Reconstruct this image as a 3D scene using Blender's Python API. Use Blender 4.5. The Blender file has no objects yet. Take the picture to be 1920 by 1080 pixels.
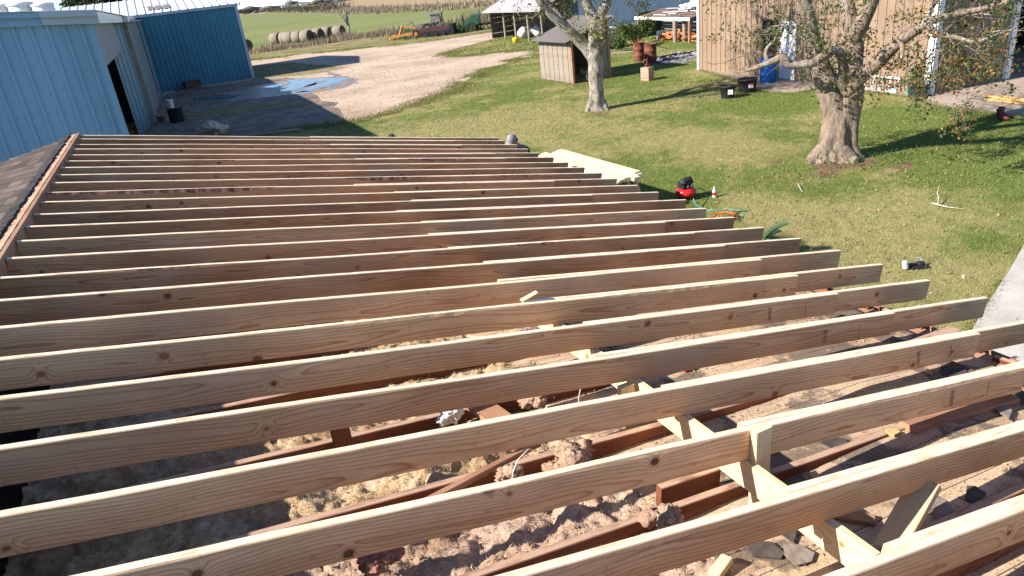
import bpy, bmesh, math, random
import numpy as np
from mathutils import Vector, Matrix, noise, Euler

random.seed(7); np.random.seed(7)
scene = bpy.context.scene
col = scene.collection

# ---------------------------------------------------------------- camera
CAM = Vector((0.0, 0.0, 4.5))
YAW, PITCH, ROLL, FPX = 0.40224443, 0.41118035, -0.12066999, 1325.86572
fw = Vector((math.sin(YAW)*math.cos(PITCH), math.cos(YAW)*math.cos(PITCH), -math.sin(PITCH)))
r0 = Vector((math.cos(YAW), -math.sin(YAW), 0)); u0 = r0.cross(fw)
rt = r0*math.cos(ROLL) + u0*math.sin(ROLL)
up = -r0*math.sin(ROLL) + u0*math.cos(ROLL)
cd = bpy.data.cameras.new('camera'); cam = bpy.data.objects.new('camera', cd); col.objects.link(cam)
cd.sensor_width = 36.0; cd.lens = 36.0*FPX/1920.0; cd.clip_start = 0.05; cd.clip_end = 12000
M = Matrix((rt, up, -fw)).transposed().to_4x4(); M.translation = CAM
cam.matrix_world = M
scene.camera = cam

# ---------------------------------------------------------------- light
SUN_EL, SHADOW_AZ = math.radians(34.5), math.radians(98)      # shadows fall towards azimuth 98 deg (clockwise from +Y)
sdir = Vector((-math.sin(SHADOW_AZ)*math.cos(SUN_EL), -math.cos(SHADOW_AZ)*math.cos(SUN_EL), math.sin(SUN_EL)))
w = bpy.data.worlds.new('World'); scene.world = w; w.use_nodes = True
nt = w.node_tree; bg = nt.nodes['Background']; bg.inputs['Strength'].default_value = 0.105
sky = nt.nodes.new('ShaderNodeTexSky'); sky.sky_type = 'NISHITA'; sky.sun_disc = False
sky.sun_elevation = SUN_EL; sky.sun_rotation = math.atan2(sdir.x, sdir.y) % (2*math.pi)
sky.air_density = 0.7; sky.dust_density = 0.0; sky.ozone_density = 4.0
nt.links.new(sky.outputs[0], bg.inputs[0])
sl = bpy.data.lights.new('sun', 'SUN'); sl.energy = 5.0; sl.angle = math.radians(0.53); sl.color = (1.0, 0.92, 0.82)
so = bpy.data.objects.new('sun', sl); col.objects.link(so)
so.rotation_euler = sdir.to_track_quat('Z', 'Y').to_euler(); so.location = (-20, 0, 30)
scene.view_settings.view_transform = 'Standard'; scene.view_settings.look = 'None'
scene.view_settings.gamma = 1.0; scene.view_settings.use_curve_mapping = False
scene.view_settings.exposure = 1.2

# ---------------------------------------------------------------- where things stand
def ray(px, py):
    return fw + rt*((px-960)/FPX) + up*((540-py)/FPX)
def G(px, py, z=0.0):                       # the point of the ground (height z) seen there
    d = ray(px, py); return CAM + d*((z-CAM.z)/d.z)
def D(px, py, dist):                        # the point at a distance in front
    return CAM + ray(px, py)*dist
def depth(P): return (Vector(P)-CAM).dot(fw)
def HT(P, px, py):                          # height above a foot point
    d = ray(px, py); t = math.hypot(P[0], P[1])/math.hypot(d.x, d.y); return CAM.z + d.z*t

# ---------------------------------------------------------------- objects
def tag(o, label=None, cat=None, group=None, kind=None):
    if label: o['label'] = label
    if cat: o['category'] = cat
    if group: o['group'] = group
    if kind: o['kind'] = kind
    return o
def empty(name, loc, label=None, cat=None, group=None, rz=0.0):
    o = bpy.data.objects.new(name, None); col.objects.link(o)
    o.location = loc; o.rotation_euler = (0, 0, rz); o.empty_display_size = 0.2
    return tag(o, label, cat, group)
def link(name, me, mats, parent=None, matrix=None):
    o = bpy.data.objects.new(name, me); col.objects.link(o)
    for m in (mats if isinstance(mats, (list, tuple)) else [mats]): me.materials.append(m)
    mw = matrix if matrix is not None else Matrix.Identity(4)
    if parent is not None:
        o.parent = parent
        chain = Matrix.Identity(4); q = parent
        lst = []
        while q is not None: lst.append(q); q = q.parent
        for q in reversed(lst): chain = chain @ Matrix.LocRotScale(q.location, q.rotation_euler, q.scale)
        mw = chain.inverted() @ mw
    l, rq, s = mw.decompose()
    o.location = l; o.rotation_euler = rq.to_euler(); o.scale = s
    return o

class MB:
    """collects shapes in world coordinates; build() links them as one mesh object"""
    def __init__(s): s.v = []; s.f = []; s.mi = []; s.cur = 0; s.sm = []
    def add(s, vs, fs, smooth=False):
        b = len(s.v); s.v += [tuple(v) for v in vs]
        s.f += [tuple(b+i for i in f) for f in fs]; s.mi += [s.cur]*len(fs); s.sm += [smooth]*len(fs)
        return s
    def box(s, c, size, R=None, bev=0.0):
        hx, hy, hz = size[0]/2, size[1]/2, size[2]/2
        vs = [Vector((x, y, z)) for z in (-hz, hz) for x, y in ((-hx, -hy), (hx, -hy), (hx, hy), (-hx, hy))]
        if R is not None: vs = [R @ v for v in vs]
        vs = [v+Vector(c) for v in vs]
        return s.add(vs, [(3, 2, 1, 0), (4, 5, 6, 7), (0, 1, 5, 4), (1, 2, 6, 5), (2, 3, 7, 6), (3, 0, 4, 7)])
    def bar(s, a, b, w, h, upv=(0, 0, 1)):
        a = Vector(a); b = Vector(b); x = (b-a); L = x.length; x.normalize(); upv = Vector(upv)
        y = upv.cross(x)
        if y.length < 1e-4: y = Vector((0, 1, 0)).cross(x)
        y.normalize(); z = x.cross(y)
        return s.box((a+b)/2, (L, w, h), Matrix((x, y, z)).transposed())
    def tube(s, pts, rad, n=8, caps=True, nz=0.0, nsc=3.0, lob=0, lamp=0.0, tw=0.0, smooth=True):
        pts = [Vector(p) for p in pts]; rings = []
        if not isinstance(rad, (list, tuple)): rad = [rad]*len(pts)
        ref = Vector((0.31, 0.17, 0.93)).normalized()
        px = None
        for i, p in enumerate(pts):
            t = (pts[min(i+1, len(pts)-1)]-pts[max(i-1, 0)]).normalized()
            if px is None:
                a = ref if abs(ref.dot(t)) < .9 else Vector((1, 0, 0))
                px = (a - t*a.dot(t)).normalized()
            else: px = (px - t*px.dot(t)).normalized()
            py = t.cross(px); ring = []
            for k in range(n):
                an = 2*math.pi*k/n
                rr = rad[i]
                if lob: rr *= 1+lamp*math.sin(lob*an+tw*i)+lamp*.6*math.sin((lob+2)*an-1.3*tw*i+1)
                q = p+(px*math.cos(an)+py*math.sin(an))*rr
                if nz: q = q+(px*math.cos(an)+py*math.sin(an))*(noise.noise(q*nsc)*nz*rr + noise.noise(q*nsc*3.1)*nz*.45*rr)
                ring.append(q)
            rings.append(ring)
        vs = [q for r in rings for q in r]; fs = []
        for i in range(len(rings)-1):
            for k in range(n):
                k2 = (k+1) % n
                fs.append((i*n+k, i*n+k2, (i+1)*n+k2, (i+1)*n+k))
        s.add(vs, fs, smooth)
        if caps:
            s.add(rings[0], [tuple(range(n-1, -1, -1))]); s.add(rings[-1], [tuple(range(n))])
        return s
    def cyl(s, a, b, r, n=20, r2=None): return s.tube([a, b], [r, r2 if r2 is not None else r], n)
    def lathe(s, c, prof, n=20, squash=1.0):
        vs = []; fs = []; c = Vector(c)
        for (r, z) in prof:
            for k in range(n):
                an = 2*math.pi*k/n; vs.append(c+Vector((r*math.cos(an), r*math.sin(an)*squash, z)))
        for i in range(len(prof)-1):
            for k in range(n):
                k2 = (k+1) % n; fs.append((i*n+k, i*n+k2, (i+1)*n+k2, (i+1)*n+k))
        s.add(vs, fs, True)
        if prof[0][0] > 1e-4: s.add(vs[:n], [tuple(range(n-1, -1, -1))])
        if prof[-1][0] > 1e-4: s.add(vs[-n:], [tuple(range(n))])
        return s
    def prism(s, poly, d):
        """flat polygon (3-D points) pushed along d"""
        n = len(poly); d = Vector(d); a = [Vector(p) for p in poly]; b = [p+d for p in a]
        nrm = Vector((0, 0, 0))
        for i in range(n): nrm += a[i].cross(a[(i+1) % n])
        if nrm.dot(d) > 0: fs = [tuple(range(n-1, -1, -1)), tuple(range(n, 2*n))]+[(i, (i+1) % n, n+(i+1) % n, n+i) for i in range(n)]
        else: fs = [tuple(range(n)), tuple(range(2*n-1, n-1, -1))]+[((i+1) % n, i, n+i, n+(i+1) % n) for i in range(n)]
        return s.add(a+b, fs)
    def blob(s, c, rad, nz=.3, nsc=3, sub=2, seed=0):
        bm = bmesh.new(); bmesh.ops.create_icosphere(bm, subdivisions=sub, radius=1)
        vs = []
        for v in bm.verts:
            n_ = v.co.copy(); k = 1+nz*noise.noise(n_*nsc*.5+Vector((seed*3.7, seed, 1)))+nz*.5*noise.noise(n_*nsc*1.7+Vector((seed, 5, 1)))
            vs.append(Vector(c)+Vector((n_.x*rad[0]*k, n_.y*rad[1]*k, n_.z*rad[2]*k)))
        fs = [tuple(v.index for v in f.verts) for f in bm.faces]; bm.free()
        return s.add(vs, fs, True)
    def build(s, name, mats, parent=None, matrix=None, bevel=0.0):
        me = bpy.data.meshes.new(name)
        vs = s.v
        if matrix is not None:
            inv = matrix.inverted(); vs = [tuple(inv @ Vector(v)) for v in s.v]
        elif parent is None and s.v:
            lo = [min(v[i] for v in s.v) for i in range(3)]; hi = [max(v[i] for v in s.v) for i in range(3)]
            c = Vector(((lo[0]+hi[0])/2, (lo[1]+hi[1])/2, lo[2])); matrix = Matrix.Translation(c)
            vs = [(v[0]-c.x, v[1]-c.y, v[2]-c.z) for v in s.v]
        else:
            matrix = Matrix.Identity(4)
        me.from_pydata(vs, [], s.f)
        me.polygons.foreach_set('material_index', s.mi); me.polygons.foreach_set('use_smooth', s.sm); me.update()
        o = link(name, me, mats, parent, matrix)
        if bevel:
            b = o.modifiers.new('bevel', 'BEVEL'); b.width = bevel; b.segments = 2; b.limit_method = 'ANGLE'
        return o

def np_mesh(name, V, F, mats, parent=None, cols=None, k=3, smooth=False):
    """numpy mesh: V (n,3), F (m,k), cols per vertex"""
    me = bpy.data.meshes.new(name); V = np.asarray(V, dtype=np.float32); F = np.asarray(F, dtype=np.int32)
    me.vertices.add(len(V)); me.vertices.foreach_set('co', V.ravel())
    me.loops.add(F.size); me.loops.foreach_set('vertex_index', F.ravel())
    me.polygons.add(len(F)); me.polygons.foreach_set('loop_start', np.arange(0, F.size, k, dtype=np.int32))
    me.polygons.foreach_set('loop_total', np.full(len(F), k, dtype=np.int32))
    if cols is not None:
        a = me.color_attributes.new('tint', 'FLOAT_COLOR', 'POINT')
        c4 = np.ones((len(V), 4), dtype=np.float32); c4[:, :3] = cols; a.data.foreach_set('color', c4.ravel())
    me.update(calc_edges=True); me.validate()
    return link(name, me, mats, parent)

# ---------------------------------------------------------------- materials
class NT:
    def __init__(s, name, rough=.7, spec=.3):
        s.m = bpy.data.materials.new(name); s.m.use_nodes = True; s.t = s.m.node_tree
        s.b = s.t.nodes['Principled BSDF']; s.b.inputs['Roughness'].default_value = rough
        s.b.inputs['Specular IOR Level'].default_value = spec
    def n(s, typ, ins=None, **kw):
        nd = s.t.nodes.new('ShaderNode'+typ)
        for k, v in kw.items(): setattr(nd, k, v)
        for k, v in (ins or {}).items():
            if isinstance(v, bpy.types.NodeSocket): s.t.links.new(v, nd.inputs[k])
            else: nd.inputs[k].default_value = v
        return nd
    def math(s, op, a, b=0.0, c=None, clamp=False):
        ins = {0: a, 1: b}
        if c is not None: ins[2] = c
        return s.n('Math', ins, operation=op, use_clamp=clamp).outputs[0]
    def obj(s): return s.n('TexCoord').outputs['Object']
    def pos(s): return s.n('NewGeometry').outputs['Position']
    def rnd(s): return s.n('ObjectInfo').outputs['Random']
    def map(s, v, sc=(1, 1, 1), loc=(0, 0, 0)): return s.n('Mapping', {'Vector': v, 'Scale': sc, 'Location': loc}).outputs[0]
    def noise(s, v, sc, det=4, rough=.55, dist=0.0):
        return s.n('TexNoise', {'Vector': v, 'Scale': sc, 'Detail': det, 'Roughness': rough, 'Distortion': dist}).outputs['Fac']
    def ramp(s, f, stops, interp='LINEAR'):
        nd = s.n('ValToRGB', {'Fac': f}); e = nd.color_ramp.elements; nd.color_ramp.interpolation = interp
        while len(e) < len(stops): e.new(.5)
        for i, (p, c) in enumerate(stops):
            e[i].position = p; e[i].color = tuple(c)+(1,) if len(c) == 3 else c
        return nd.outputs['Color']
    def mask(s, f, lo, hi): return s.n('MapRange', {'Value': f, 'From Min': lo, 'From Max': hi}, clamp=True).outputs[0]
    def mix(s, f, a, b, mode='MIX'):
        nd = s.n('Mix', data_type='RGBA', blend_type=mode)
        for k, v in ((0, f), (6, a), (7, b)):
            if isinstance(v, bpy.types.NodeSocket): s.t.links.new(v, nd.inputs[k])
            else: nd.inputs[k].default_value = (tuple(v)+(1,) if isinstance(v, (tuple, list)) and len(v) == 3 else v)
        return nd.outputs[2]
    def color(s, c):
        if isinstance(c, bpy.types.NodeSocket): s.t.links.new(c, s.b.inputs['Base Color'])
        else: s.b.inputs['Base Color'].default_value = tuple(c)+(1,)
        return s
    def bump(s, h, dist=.01, strength=.6):
        nd = s.n('Bump', {'Height': h, 'Distance': dist, 'Strength': strength})
        s.t.links.new(nd.outputs[0], s.b.inputs['Normal']); return s
    def rough(s, v):
        s.t.links.new(v, s.b.inputs['Roughness']); return s

def plain(name, c, rough=.6, var=.25, sc=4.0, bump=0.0, bsc=30, spec=.3, metal=0.0, dirt=None):
    m = NT(name, rough, spec); v = m.obj()
    f = m.noise(v, sc, 5)
    dark = tuple(x*(1-var) for x in c); lite = tuple(min(1, x*(1+var)) for x in c)
    cc = m.ramp(f, [(.3, dark), (.7, lite)])
    if dirt:
        g = m.mask(m.noise(v, sc*1.7, 6, .65), .52, .68); cc = m.mix(g, cc, dirt)
    m.color(cc); m.b.inputs['Metallic'].default_value = metal
    if bump: m.bump(m.noise(v, bsc, 4), bump)
    return m.m

def wood(name, lite, darkc, ring=.010, knots=True, tone=.15, along=.5, rough=.75, pith=.045, grey=None, knotc=(.055, .024, .012), fleck=.5, dust_or_sun=None, blotch=0):
    """flat-sawn softwood: growth rings round a wandering pith, knots, fibres; local x runs along the board"""
    m = NT(name, rough, .25); o = m.obj(); r = m.rnd()
    s = m.n('SeparateXYZ', {0: o})
    x = m.math('ADD', s.outputs[0], m.math('MULTIPLY', r, 61.0)); y, z = s.outputs[1], s.outputs[2]
    r2 = m.math('FRACT', m.math('MULTIPLY', r, 17.31))
    v1 = m.n('CombineXYZ', {0: m.math('MULTIPLY', x, along), 1: m.math('MULTIPLY', r, 9.0), 2: 0.0}).outputs[0]
    wz = m.math('MULTIPLY', m.math('SUBTRACT', m.noise(v1, 1.3, 2), .5), .20)
    wy = m.math('MULTIPLY', m.math('SUBTRACT', m.noise(m.map(v1, loc=(3, 7, 1)), 1.1, 2), .5), .16)
    zz = m.math('ADD', z, m.math('ADD', wz, m.math('MULTIPLY', m.math('SUBTRACT', r2, .5), .09)))
    yy = m.math('ADD', m.math('ADD', y, pith), wy)
    R = m.math('SQRT', m.math('ADD', m.math('MULTIPLY', yy, yy), m.math('MULTIPLY', zz, zz)))
    v3 = m.n('CombineXYZ', {0: m.math('MULTIPLY', x, 1.6), 1: m.math('MULTIPLY', y, 6.0), 2: m.math('MULTIPLY', z, 9.0)}).outputs[0]
    R = m.math('ADD', R, m.math('MULTIPLY', m.math('SUBTRACT', m.noise(v3, 1.6, 3), .5), .022))
    if knots:
        kv = m.n('CombineXYZ', {0: x, 1: m.math('ADD', m.math('MULTIPLY', z, 1.15), m.math('MULTIPLY', r, 23.0)), 2: 0.0}).outputs[0]
        vo = m.n('TexVoronoi', {'Vector': kv, 'Scale': 2.6, 'Randomness': 1.0}, voronoi_dimensions='2D')
        dist = m.math('DIVIDE', vo.outputs['Distance'], 2.6)
        dist = m.math('ADD', dist, m.math('MULTIPLY', m.math('SUBTRACT', m.noise(o, 55, 2), .5), .010))
        cs = m.n('SeparateColor', {0: vo.outputs['Color']})
        kr = m.math('MULTIPLY_ADD', cs.outputs[0], .015, .007)
        gate = m.math('GREATER_THAN', cs.outputs[1], .34)
        kw = m.math('MULTIPLY', m.math('EXPONENT', m.math('MULTIPLY', m.math('MULTIPLY', dist, dist), -900.0)), .034)
        R = m.math('ADD', R, m.math('MULTIPLY', kw, gate))
    fr = m.math('FRACT', m.math('DIVIDE', R, ring))
    mid = tuple(.55*a+.45*b for a, b in zip(lite, darkc))
    c = m.ramp(fr, [(0, lite), (.45, lite), (.80, mid), (.92, darkc), (1.0, lite)])
    fv = m.n('CombineXYZ', {0: m.math('MULTIPLY', x, 5.0), 1: m.math('MULTIPLY', y, 160.0), 2: m.math('MULTIPLY', z, 160.0)}).outputs[0]
    fib = m.noise(fv, 1.0, 3)
    c = m.mix(m.math('MULTIPLY', fleck, .5), c, m.ramp(fib, [(.3, (.55, .50, .45)), (.7, (1.25, 1.25, 1.25))]), 'MULTIPLY')
    lv = m.n('CombineXYZ', {0: x, 1: m.math('MULTIPLY', r, 31.0), 2: m.math('MULTIPLY', z, 3.0)}).outputs[0]
    big = m.noise(lv, 1.7, 3)
    c = m.mix(1.0, c, m.ramp(big, [(.3, (1-tone*1.3, 1-tone*1.7, 1-tone*2.0)), (.7, (1+tone*.6,)*3)]), 'MULTIPLY')
    c = m.mix(1.0, c, m.ramp(r2, [(0, (1-tone, 1-tone*1.1, 1-tone*1.2)), (1, (1+tone*.5,)*3)]), 'MULTIPLY')
    if blotch:                                      # mill dust, handling marks, one board greyer or redder than the next
        r4 = m.math('FRACT', m.math('MULTIPLY', r, 43.7))
        c = m.mix(1.0, c, m.ramp(r4, [(0, (.84, .80, .78)), (.35, (1.0, .93, .85)), (.7, (1.04, 1.0, .93)), (1, (.92, .84, .74))]), 'MULTIPLY')
        c = m.mix(m.math('MULTIPLY', m.mask(m.noise(m.map(v1, (1.5, 1, 1), (9, 2, 4)), 1.7, 4), .50, .70), .4), c, (.42, .31, .22))
        c = m.mix(m.math('MULTIPLY', m.mask(m.noise(o, 26, 3, .6), .62, .72), .35), c, (.30, .19, .11))
    if grey: c = m.mix(m.mask(m.noise(m.map(o, (1.5, 6, 6)), 2.0, 5), .40, .62), c, grey)
    if knots:
        halo = m.math('MULTIPLY', gate, m.mask(m.math('SUBTRACT', dist, kr), .016, .0))
        c = m.mix(m.math('MULTIPLY', halo, .55), c, (darkc[0]*.85, darkc[1]*.7, darkc[2]*.6))
        core = m.math('MULTIPLY', gate, m.mask(m.math('SUBTRACT', dist, kr), .0025, -.003))
        c = m.mix(m.math('MULTIPLY', core, m.math('MULTIPLY_ADD', cs.outputs[2], .5, .42)), c, m.mix(m.mask(m.noise(o, 120, 2), .4, .6), knotc, tuple(k*2.2 for k in knotc)))
    if dust_or_sun:                                        # paler upper faces: settled dust on the joists, painted sunlight on the pine
        nz = m.n('SeparateXYZ', {0: m.n('NewGeometry').outputs['Normal']}).outputs[2]
        c = m.mix(m.math('MULTIPLY', m.mask(nz, .6, .9), m.mask(m.noise(m.map(o, (2, 9, 9)), 3.0, 4), .25, .5)), c, dust_or_sun)
    m.color(c)
    m.bump(m.math('ADD', fib, m.math('MULTIPLY', fr, .3)), .0016, .5)
    return m.m

MT = {}
MT['pine'] = wood('pine_lumber', (.80, .57, .345), (.50, .255, .11), ring=.015, tone=.15, blotch=1, dust_or_sun=(.86, .72, .50))  # tops tinted pale to imitate sun on the rafters
MT['pine_brown'] = wood('browner_pine_lumber', (.60, .375, .215), (.33, .155, .07), ring=.014, tone=.2, blotch=1, dust_or_sun=(.86, .74, .54))  # upper faces brightened in the colour, as direct sun would
MT['pine_fresh'] = wood('fresh_pine_lumber', (.72, .60, .38), (.56, .40, .20), ring=.012, tone=.08)
MT['bark_edge'] = plain('bark_edge', (.26, .125, .075), .9, .6, 22, .004, 60)
MT['old_wood'] = wood('old_red_brown_wood', (.25, .105, .058), (.15, .055, .030), ring=.009, knots=False, tone=.30, dust_or_sun=(.46, .31, .22))
MT['old_wood_pale'] = wood('old_dusty_wood', (.42, .25, .16), (.28, .15, .09), ring=.009, knots=True, tone=.22)
MT['grey_wood'] = wood('weathered_grey_wood', (.33, .28, .225), (.18, .15, .115), ring=.010, tone=.2, grey=(.27, .245, .21))
MT['brown_post'] = wood('dark_weathered_post', (.16, .105, .075), (.09, .055, .04), ring=.01, knots=False, tone=.25)
# ================================================================ THE SETTING
m = NT('lawn_ground', .95, .1); P_ = m.pos()
big = m.noise(P_, .32, 5, .6); mid_ = m.noise(P_, 2.2, 5, .6); fine = m.noise(P_, 38, 4, .7)
f_ = m.math('ADD', m.math('MULTIPLY', big, .6), m.math('MULTIPLY', mid_, .4))
c_ = m.ramp(f_, [(.38, (.115, .145, .042)), (.48, (.200, .190, .072)), (.60, (.31, .255, .12))])
c_ = m.mix(1.0, c_, m.ramp(fine, [(.3, (.55,)*3), (.7, (1.35,)*3)]), 'MULTIPLY')
m.color(c_); m.bump(fine, .05, .8); MT['lawn'] = m.m

m = NT('gravel', .95, .15); P_ = m.pos()
big = m.noise(P_, .25, 5, .6); fine = m.noise(P_, 22, 5, .7); sp = m.n('TexVoronoi', {'Vector': P_, 'Scale': 28.0}).outputs['Color']
c_ = m.ramp(big, [(.33, (.35, .265, .19)), (.5, (.465, .375, .285)), (.68, (.54, .455, .365))])
c_ = m.mix(.9, c_, m.ramp(m.noise(P_, 4.5, 5, .65), [(.3, (.78, .74, .70)), (.7, (1.12,)*3)]), 'MULTIPLY')
c_ = m.mix(.8, c_, m.ramp(fine, [(.3, (.70, .66, .62)), (.7, (1.2,)*3)]), 'MULTIPLY')
c_ = m.mix(.28, c_, sp, 'OVERLAY')
wet = m.mask(m.noise(m.map(P_, loc=(4, 9, 0)), .19, 4), .56, .72)
c_ = m.mix(m.math('MULTIPLY', wet, .35), c_, (.26, .20, .16))
m.color(c_); m.bump(fine, .03, .7); MT['gravel'] = m.m

def field_mat(name, stops, sc, streak=(1, 1, 1)):
    m = NT(name, .95, .05); P_ = m.pos()
    c = m.ramp(m.noise(m.map(P_, streak), sc, 6, .62), stops)
    c = m.mix(.6, c, m.ramp(m.noise(P_, 3.0, 4), [(.3, (.75,)*3), (.7, (1.2,)*3)]), 'MULTIPLY')
    m.color(c); return m.m
MT['crop'] = field_mat('green_crop', [(.34, (.215, .205, .095)), (.5, (.175, .190, .075)), (.66, (.125, .175, .050))], .045, (.5, 1.6, 1))
MT['stubble'] = field_mat('tan_stubble', [(.3, (.27, .195, .115)), (.7, (.36, .27, .165))], .03, (.4, 2, 1))
MT['verge'] = field_mat('dry_verge', [(.34, (.12, .12, .045)), (.5, (.215, .175, .085)), (.66, (.29, .225, .13))], .6)
m = NT('concrete', .85, .2); P_ = m.pos()
c_ = m.ramp(m.noise(P_, 1.3, 6, .65), [(.3, (.33, .30, .265)), (.7, (.47, .44, .40))])
c_ = m.mix(.6, c_, m.ramp(m.noise(P_, 35, 4), [(.3, (.8,)*3), (.7, (1.12,)*3)]), 'MULTIPLY')
m.color(c_); m.bump(m.noise(P_, 40, 3), .006); MT['concrete'] = m.m
m = NT('driveway', .9, .15); P_ = m.pos()
c_ = m.ramp(m.noise(P_, .9, 6, .65), [(.3, (.25, .19, .145)), (.7, (.40, .325, .26))])
m.color(c_); m.bump(m.noise(P_, 30, 3), .008); MT['slab'] = m.m
m = NT('bare_soil', .95, .1); P_ = m.pos()
c_ = m.ramp(m.noise(P_, 7, 6, .7), [(.3, (.13, .085, .055)), (.7, (.27, .185, .125))])
m.color(c_); m.bump(m.noise(P_, 25, 5, .7), .06, 1.0); MT['soil'] = m.m
m = NT('wet_mud', .45, .4); P_ = m.pos()
m.color(m.ramp(m.noise(P_, 1.6, 5), [(.3, (.15, .115, .085)), (.7, (.27, .215, .17))])); m.bump(m.noise(P_, 12, 4), .02); MT['mud'] = m.m
m = NT('puddle_water', .03, .6); P_ = m.pos(); m.color((.05, .05, .045)); m.b.inputs['IOR'].default_value = 1.33
m.bump(m.noise(P_, 6, 2), .002, .3); MT['water'] = m.m
m = NT('ash', .95, .05); P_ = m.obj()
m.color(m.ramp(m.noise(P_, 5, 6, .7), [(.35, (.03, .028, .027)), (.5, (.10, .09, .085)), (.62, (.55, .53, .51))])); m.bump(m.noise(P_, 20, 4), .03); MT['ash'] = m.m

m = NT('dirt_with_shade', .8, .25); P_ = m.pos()  # muddy dirt, its colour darkened to stand for barn shade
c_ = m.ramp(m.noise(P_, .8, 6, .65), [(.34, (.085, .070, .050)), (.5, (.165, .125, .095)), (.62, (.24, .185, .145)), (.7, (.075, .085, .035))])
m.color(m.mix(.8, c_, m.ramp(m.noise(P_, 18, 5, .7), [(.3, (.65,)*3), (.7, (1.25,)*3)]), 'MULTIPLY')); m.bump(m.noise(P_, 18, 4), .03); MT['shade_dirt'] = m.m

def sheet(name, pts, z, mat, jit=.25, step=1.0, kind='structure', smooth_close=True):
    """flat ground sheet with a ragged edge"""
    out = []
    pts = [Vector((p[0], p[1], 0)) for p in pts]
    for i, a in enumerate(pts):
        b = pts[(i+1) % len(pts)]; L = (b-a).length; n = max(1, min(60, int(L/step)))
        for k in range(n):
            p = a.lerp(b, k/n)
            if jit:
                p = p+Vector((noise.noise(p*.9/step+Vector((3, 1, z*99))), noise.noise(p*.9/step+Vector((9, 5, z*77))), 0))*jit*1.6 \
                     + Vector((random.uniform(-1, 1), random.uniform(-1, 1), 0))*jit*.3
            out.append((p.x, p.y))
    c = Vector((sum(p[0] for p in out)/len(out), sum(p[1] for p in out)/len(out), z))
    bm = bmesh.new(); vs = [bm.verts.new((p[0]-c.x, p[1]-c.y, 0)) for p in out]; f = bm.faces.new(vs)
    f.normal_update()
    if f.normal.z < 0: f.normal_flip()
    bmesh.ops.triangulate(bm, faces=[f]); me = bpy.data.meshes.new(name); bm.to_mesh(me); bm.free()
    o = link(name, me, mat, None, Matrix.Translation(c)); o['kind'] = kind
    return o
def GP(*px): return [G(*p) for p in px]

b_ = MB(); b_.add([(-6000, -2000, 0), (6000, -2000, 0), (6000, 6500, 0), (-6000, 6500, 0)], [(0, 1, 2, 3)])
tag(b_.build('ground', MT['lawn']), kind='structure')
sheet('stubble_field', [(-400, 330), (22, 340), (45, 250), (75, 165), (110, 118), (200, 60), (2500, 200), (2500, 3500), (-2500, 3500)], .004, MT['stubble'], .6, 6)
sheet('crop_field', [G(440, 95), G(520, 88), G(640, 71), G(700, 64), G(740, 58), G(850, 47), G(905, 30), G(945, 20), G(930, 13), G(860, 17), G(760, 22), G(690, 23), G(630, 22), G(575, 22), G(514, 23), G(452, 28), (-60, 380), (-60, 100)], .008, MT['crop'], .5, 5)
sheet('dry_verge', [G(440, 120), G(480, 104), G(600, 92), G(700, 82), G(840, 68), G(950, 56), G(950, 44), G(900, 40), G(840, 50), G(700, 66), G(640, 73), G(520, 90), G(440, 96)], .012, MT['verge'], .5, 2)
sheet('gravel_yard', [(-6, 22), (-2, 25), G(400, 258), G(520, 247), G(600, 238), G(690, 226), G(760, 205), G(800, 188), G(850, 172), G(880, 150), G(910, 133), G(965, 112), G(1016, 102), G(1018, 92), G(960, 97), G(880, 105), G(835, 105), G(842, 97), G(870, 88), G(905, 79), G(955, 66), G(980, 57), G(950, 55), G(830, 74), G(700, 89), G(600, 99), G(475, 113), (5.6, 78), (-6, 78)], .016, MT['gravel'], .35, 1.2)
sheet('grass_verge', GP((470, 124), (545, 117), (600, 122), (655, 127), (600, 137), (545, 143), (474, 150)), .020, MT['verge'], .3, 1.0)
sheet('grass_strip', GP((330, 215), (430, 199), (520, 196), (600, 190), (570, 199), (480, 208), (420, 216), (340, 225)), .020, MT['verge'], .4, 1.0)
sheet('dirt_with_shade', GP((236, 262), (290, 190), (330, 168), (420, 158), (478, 150), (540, 146), (575, 160), (600, 178), (630, 205), (650, 228), (610, 240), (520, 248), (440, 262)), .018, MT['shade_dirt'], .5, 1.0)  # dark sheet kept inside the barn shadow to deepen the shade
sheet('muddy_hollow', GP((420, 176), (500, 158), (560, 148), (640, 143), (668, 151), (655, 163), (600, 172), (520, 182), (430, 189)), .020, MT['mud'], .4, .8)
sheet('tyre_track', GP((605, 134), (625, 137), (668, 150), (672, 157), (655, 155), (630, 145)), .024, MT['mud'], .15, .5)
pud = [GP((492, 164), (530, 157), (545, 150), (575, 149), (610, 147), (652, 147), (640, 155), (622, 163), (600, 168), (575, 173), (548, 175), (560, 168), (535, 172), (528, 169), (545, 163), (520, 167)),
       GP((362, 184), (400, 180), (455, 178), (440, 184), (400, 188), (372, 190)),
       GP((545, 177), (565, 172), (590, 172), (560, 178))]
for i, q in enumerate(pud):
    o = sheet('puddle', q, .026, MT['water'], .16, .5)
for q in (((548, 172), (556, 173), (590, 160), (612, 152), (604, 152), (578, 160)), ((500, 168), (520, 163), (546, 155), (540, 160), (520, 168)), ((586, 168), (606, 163), (632, 156), (622, 161), (600, 168)), ((566, 166), (584, 158), (598, 154), (590, 160))):
    sheet('mud_streak', GP(*q), .030, MT['mud'], .10, .4)
concrete_pts = [G(1980, 400), G(1920, 462), G(1893, 510), G(1862, 558), G(1826, 617), G(1800, 680), (8.0, -6), (11.5, -6), (11.5, 3)]
b_ = MB(); b_.prism([(p[0], p[1], .05) for p in concrete_pts], (0, 0, -.08))
tag(b_.build('concrete_path', MT['concrete']), kind='structure')
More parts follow.
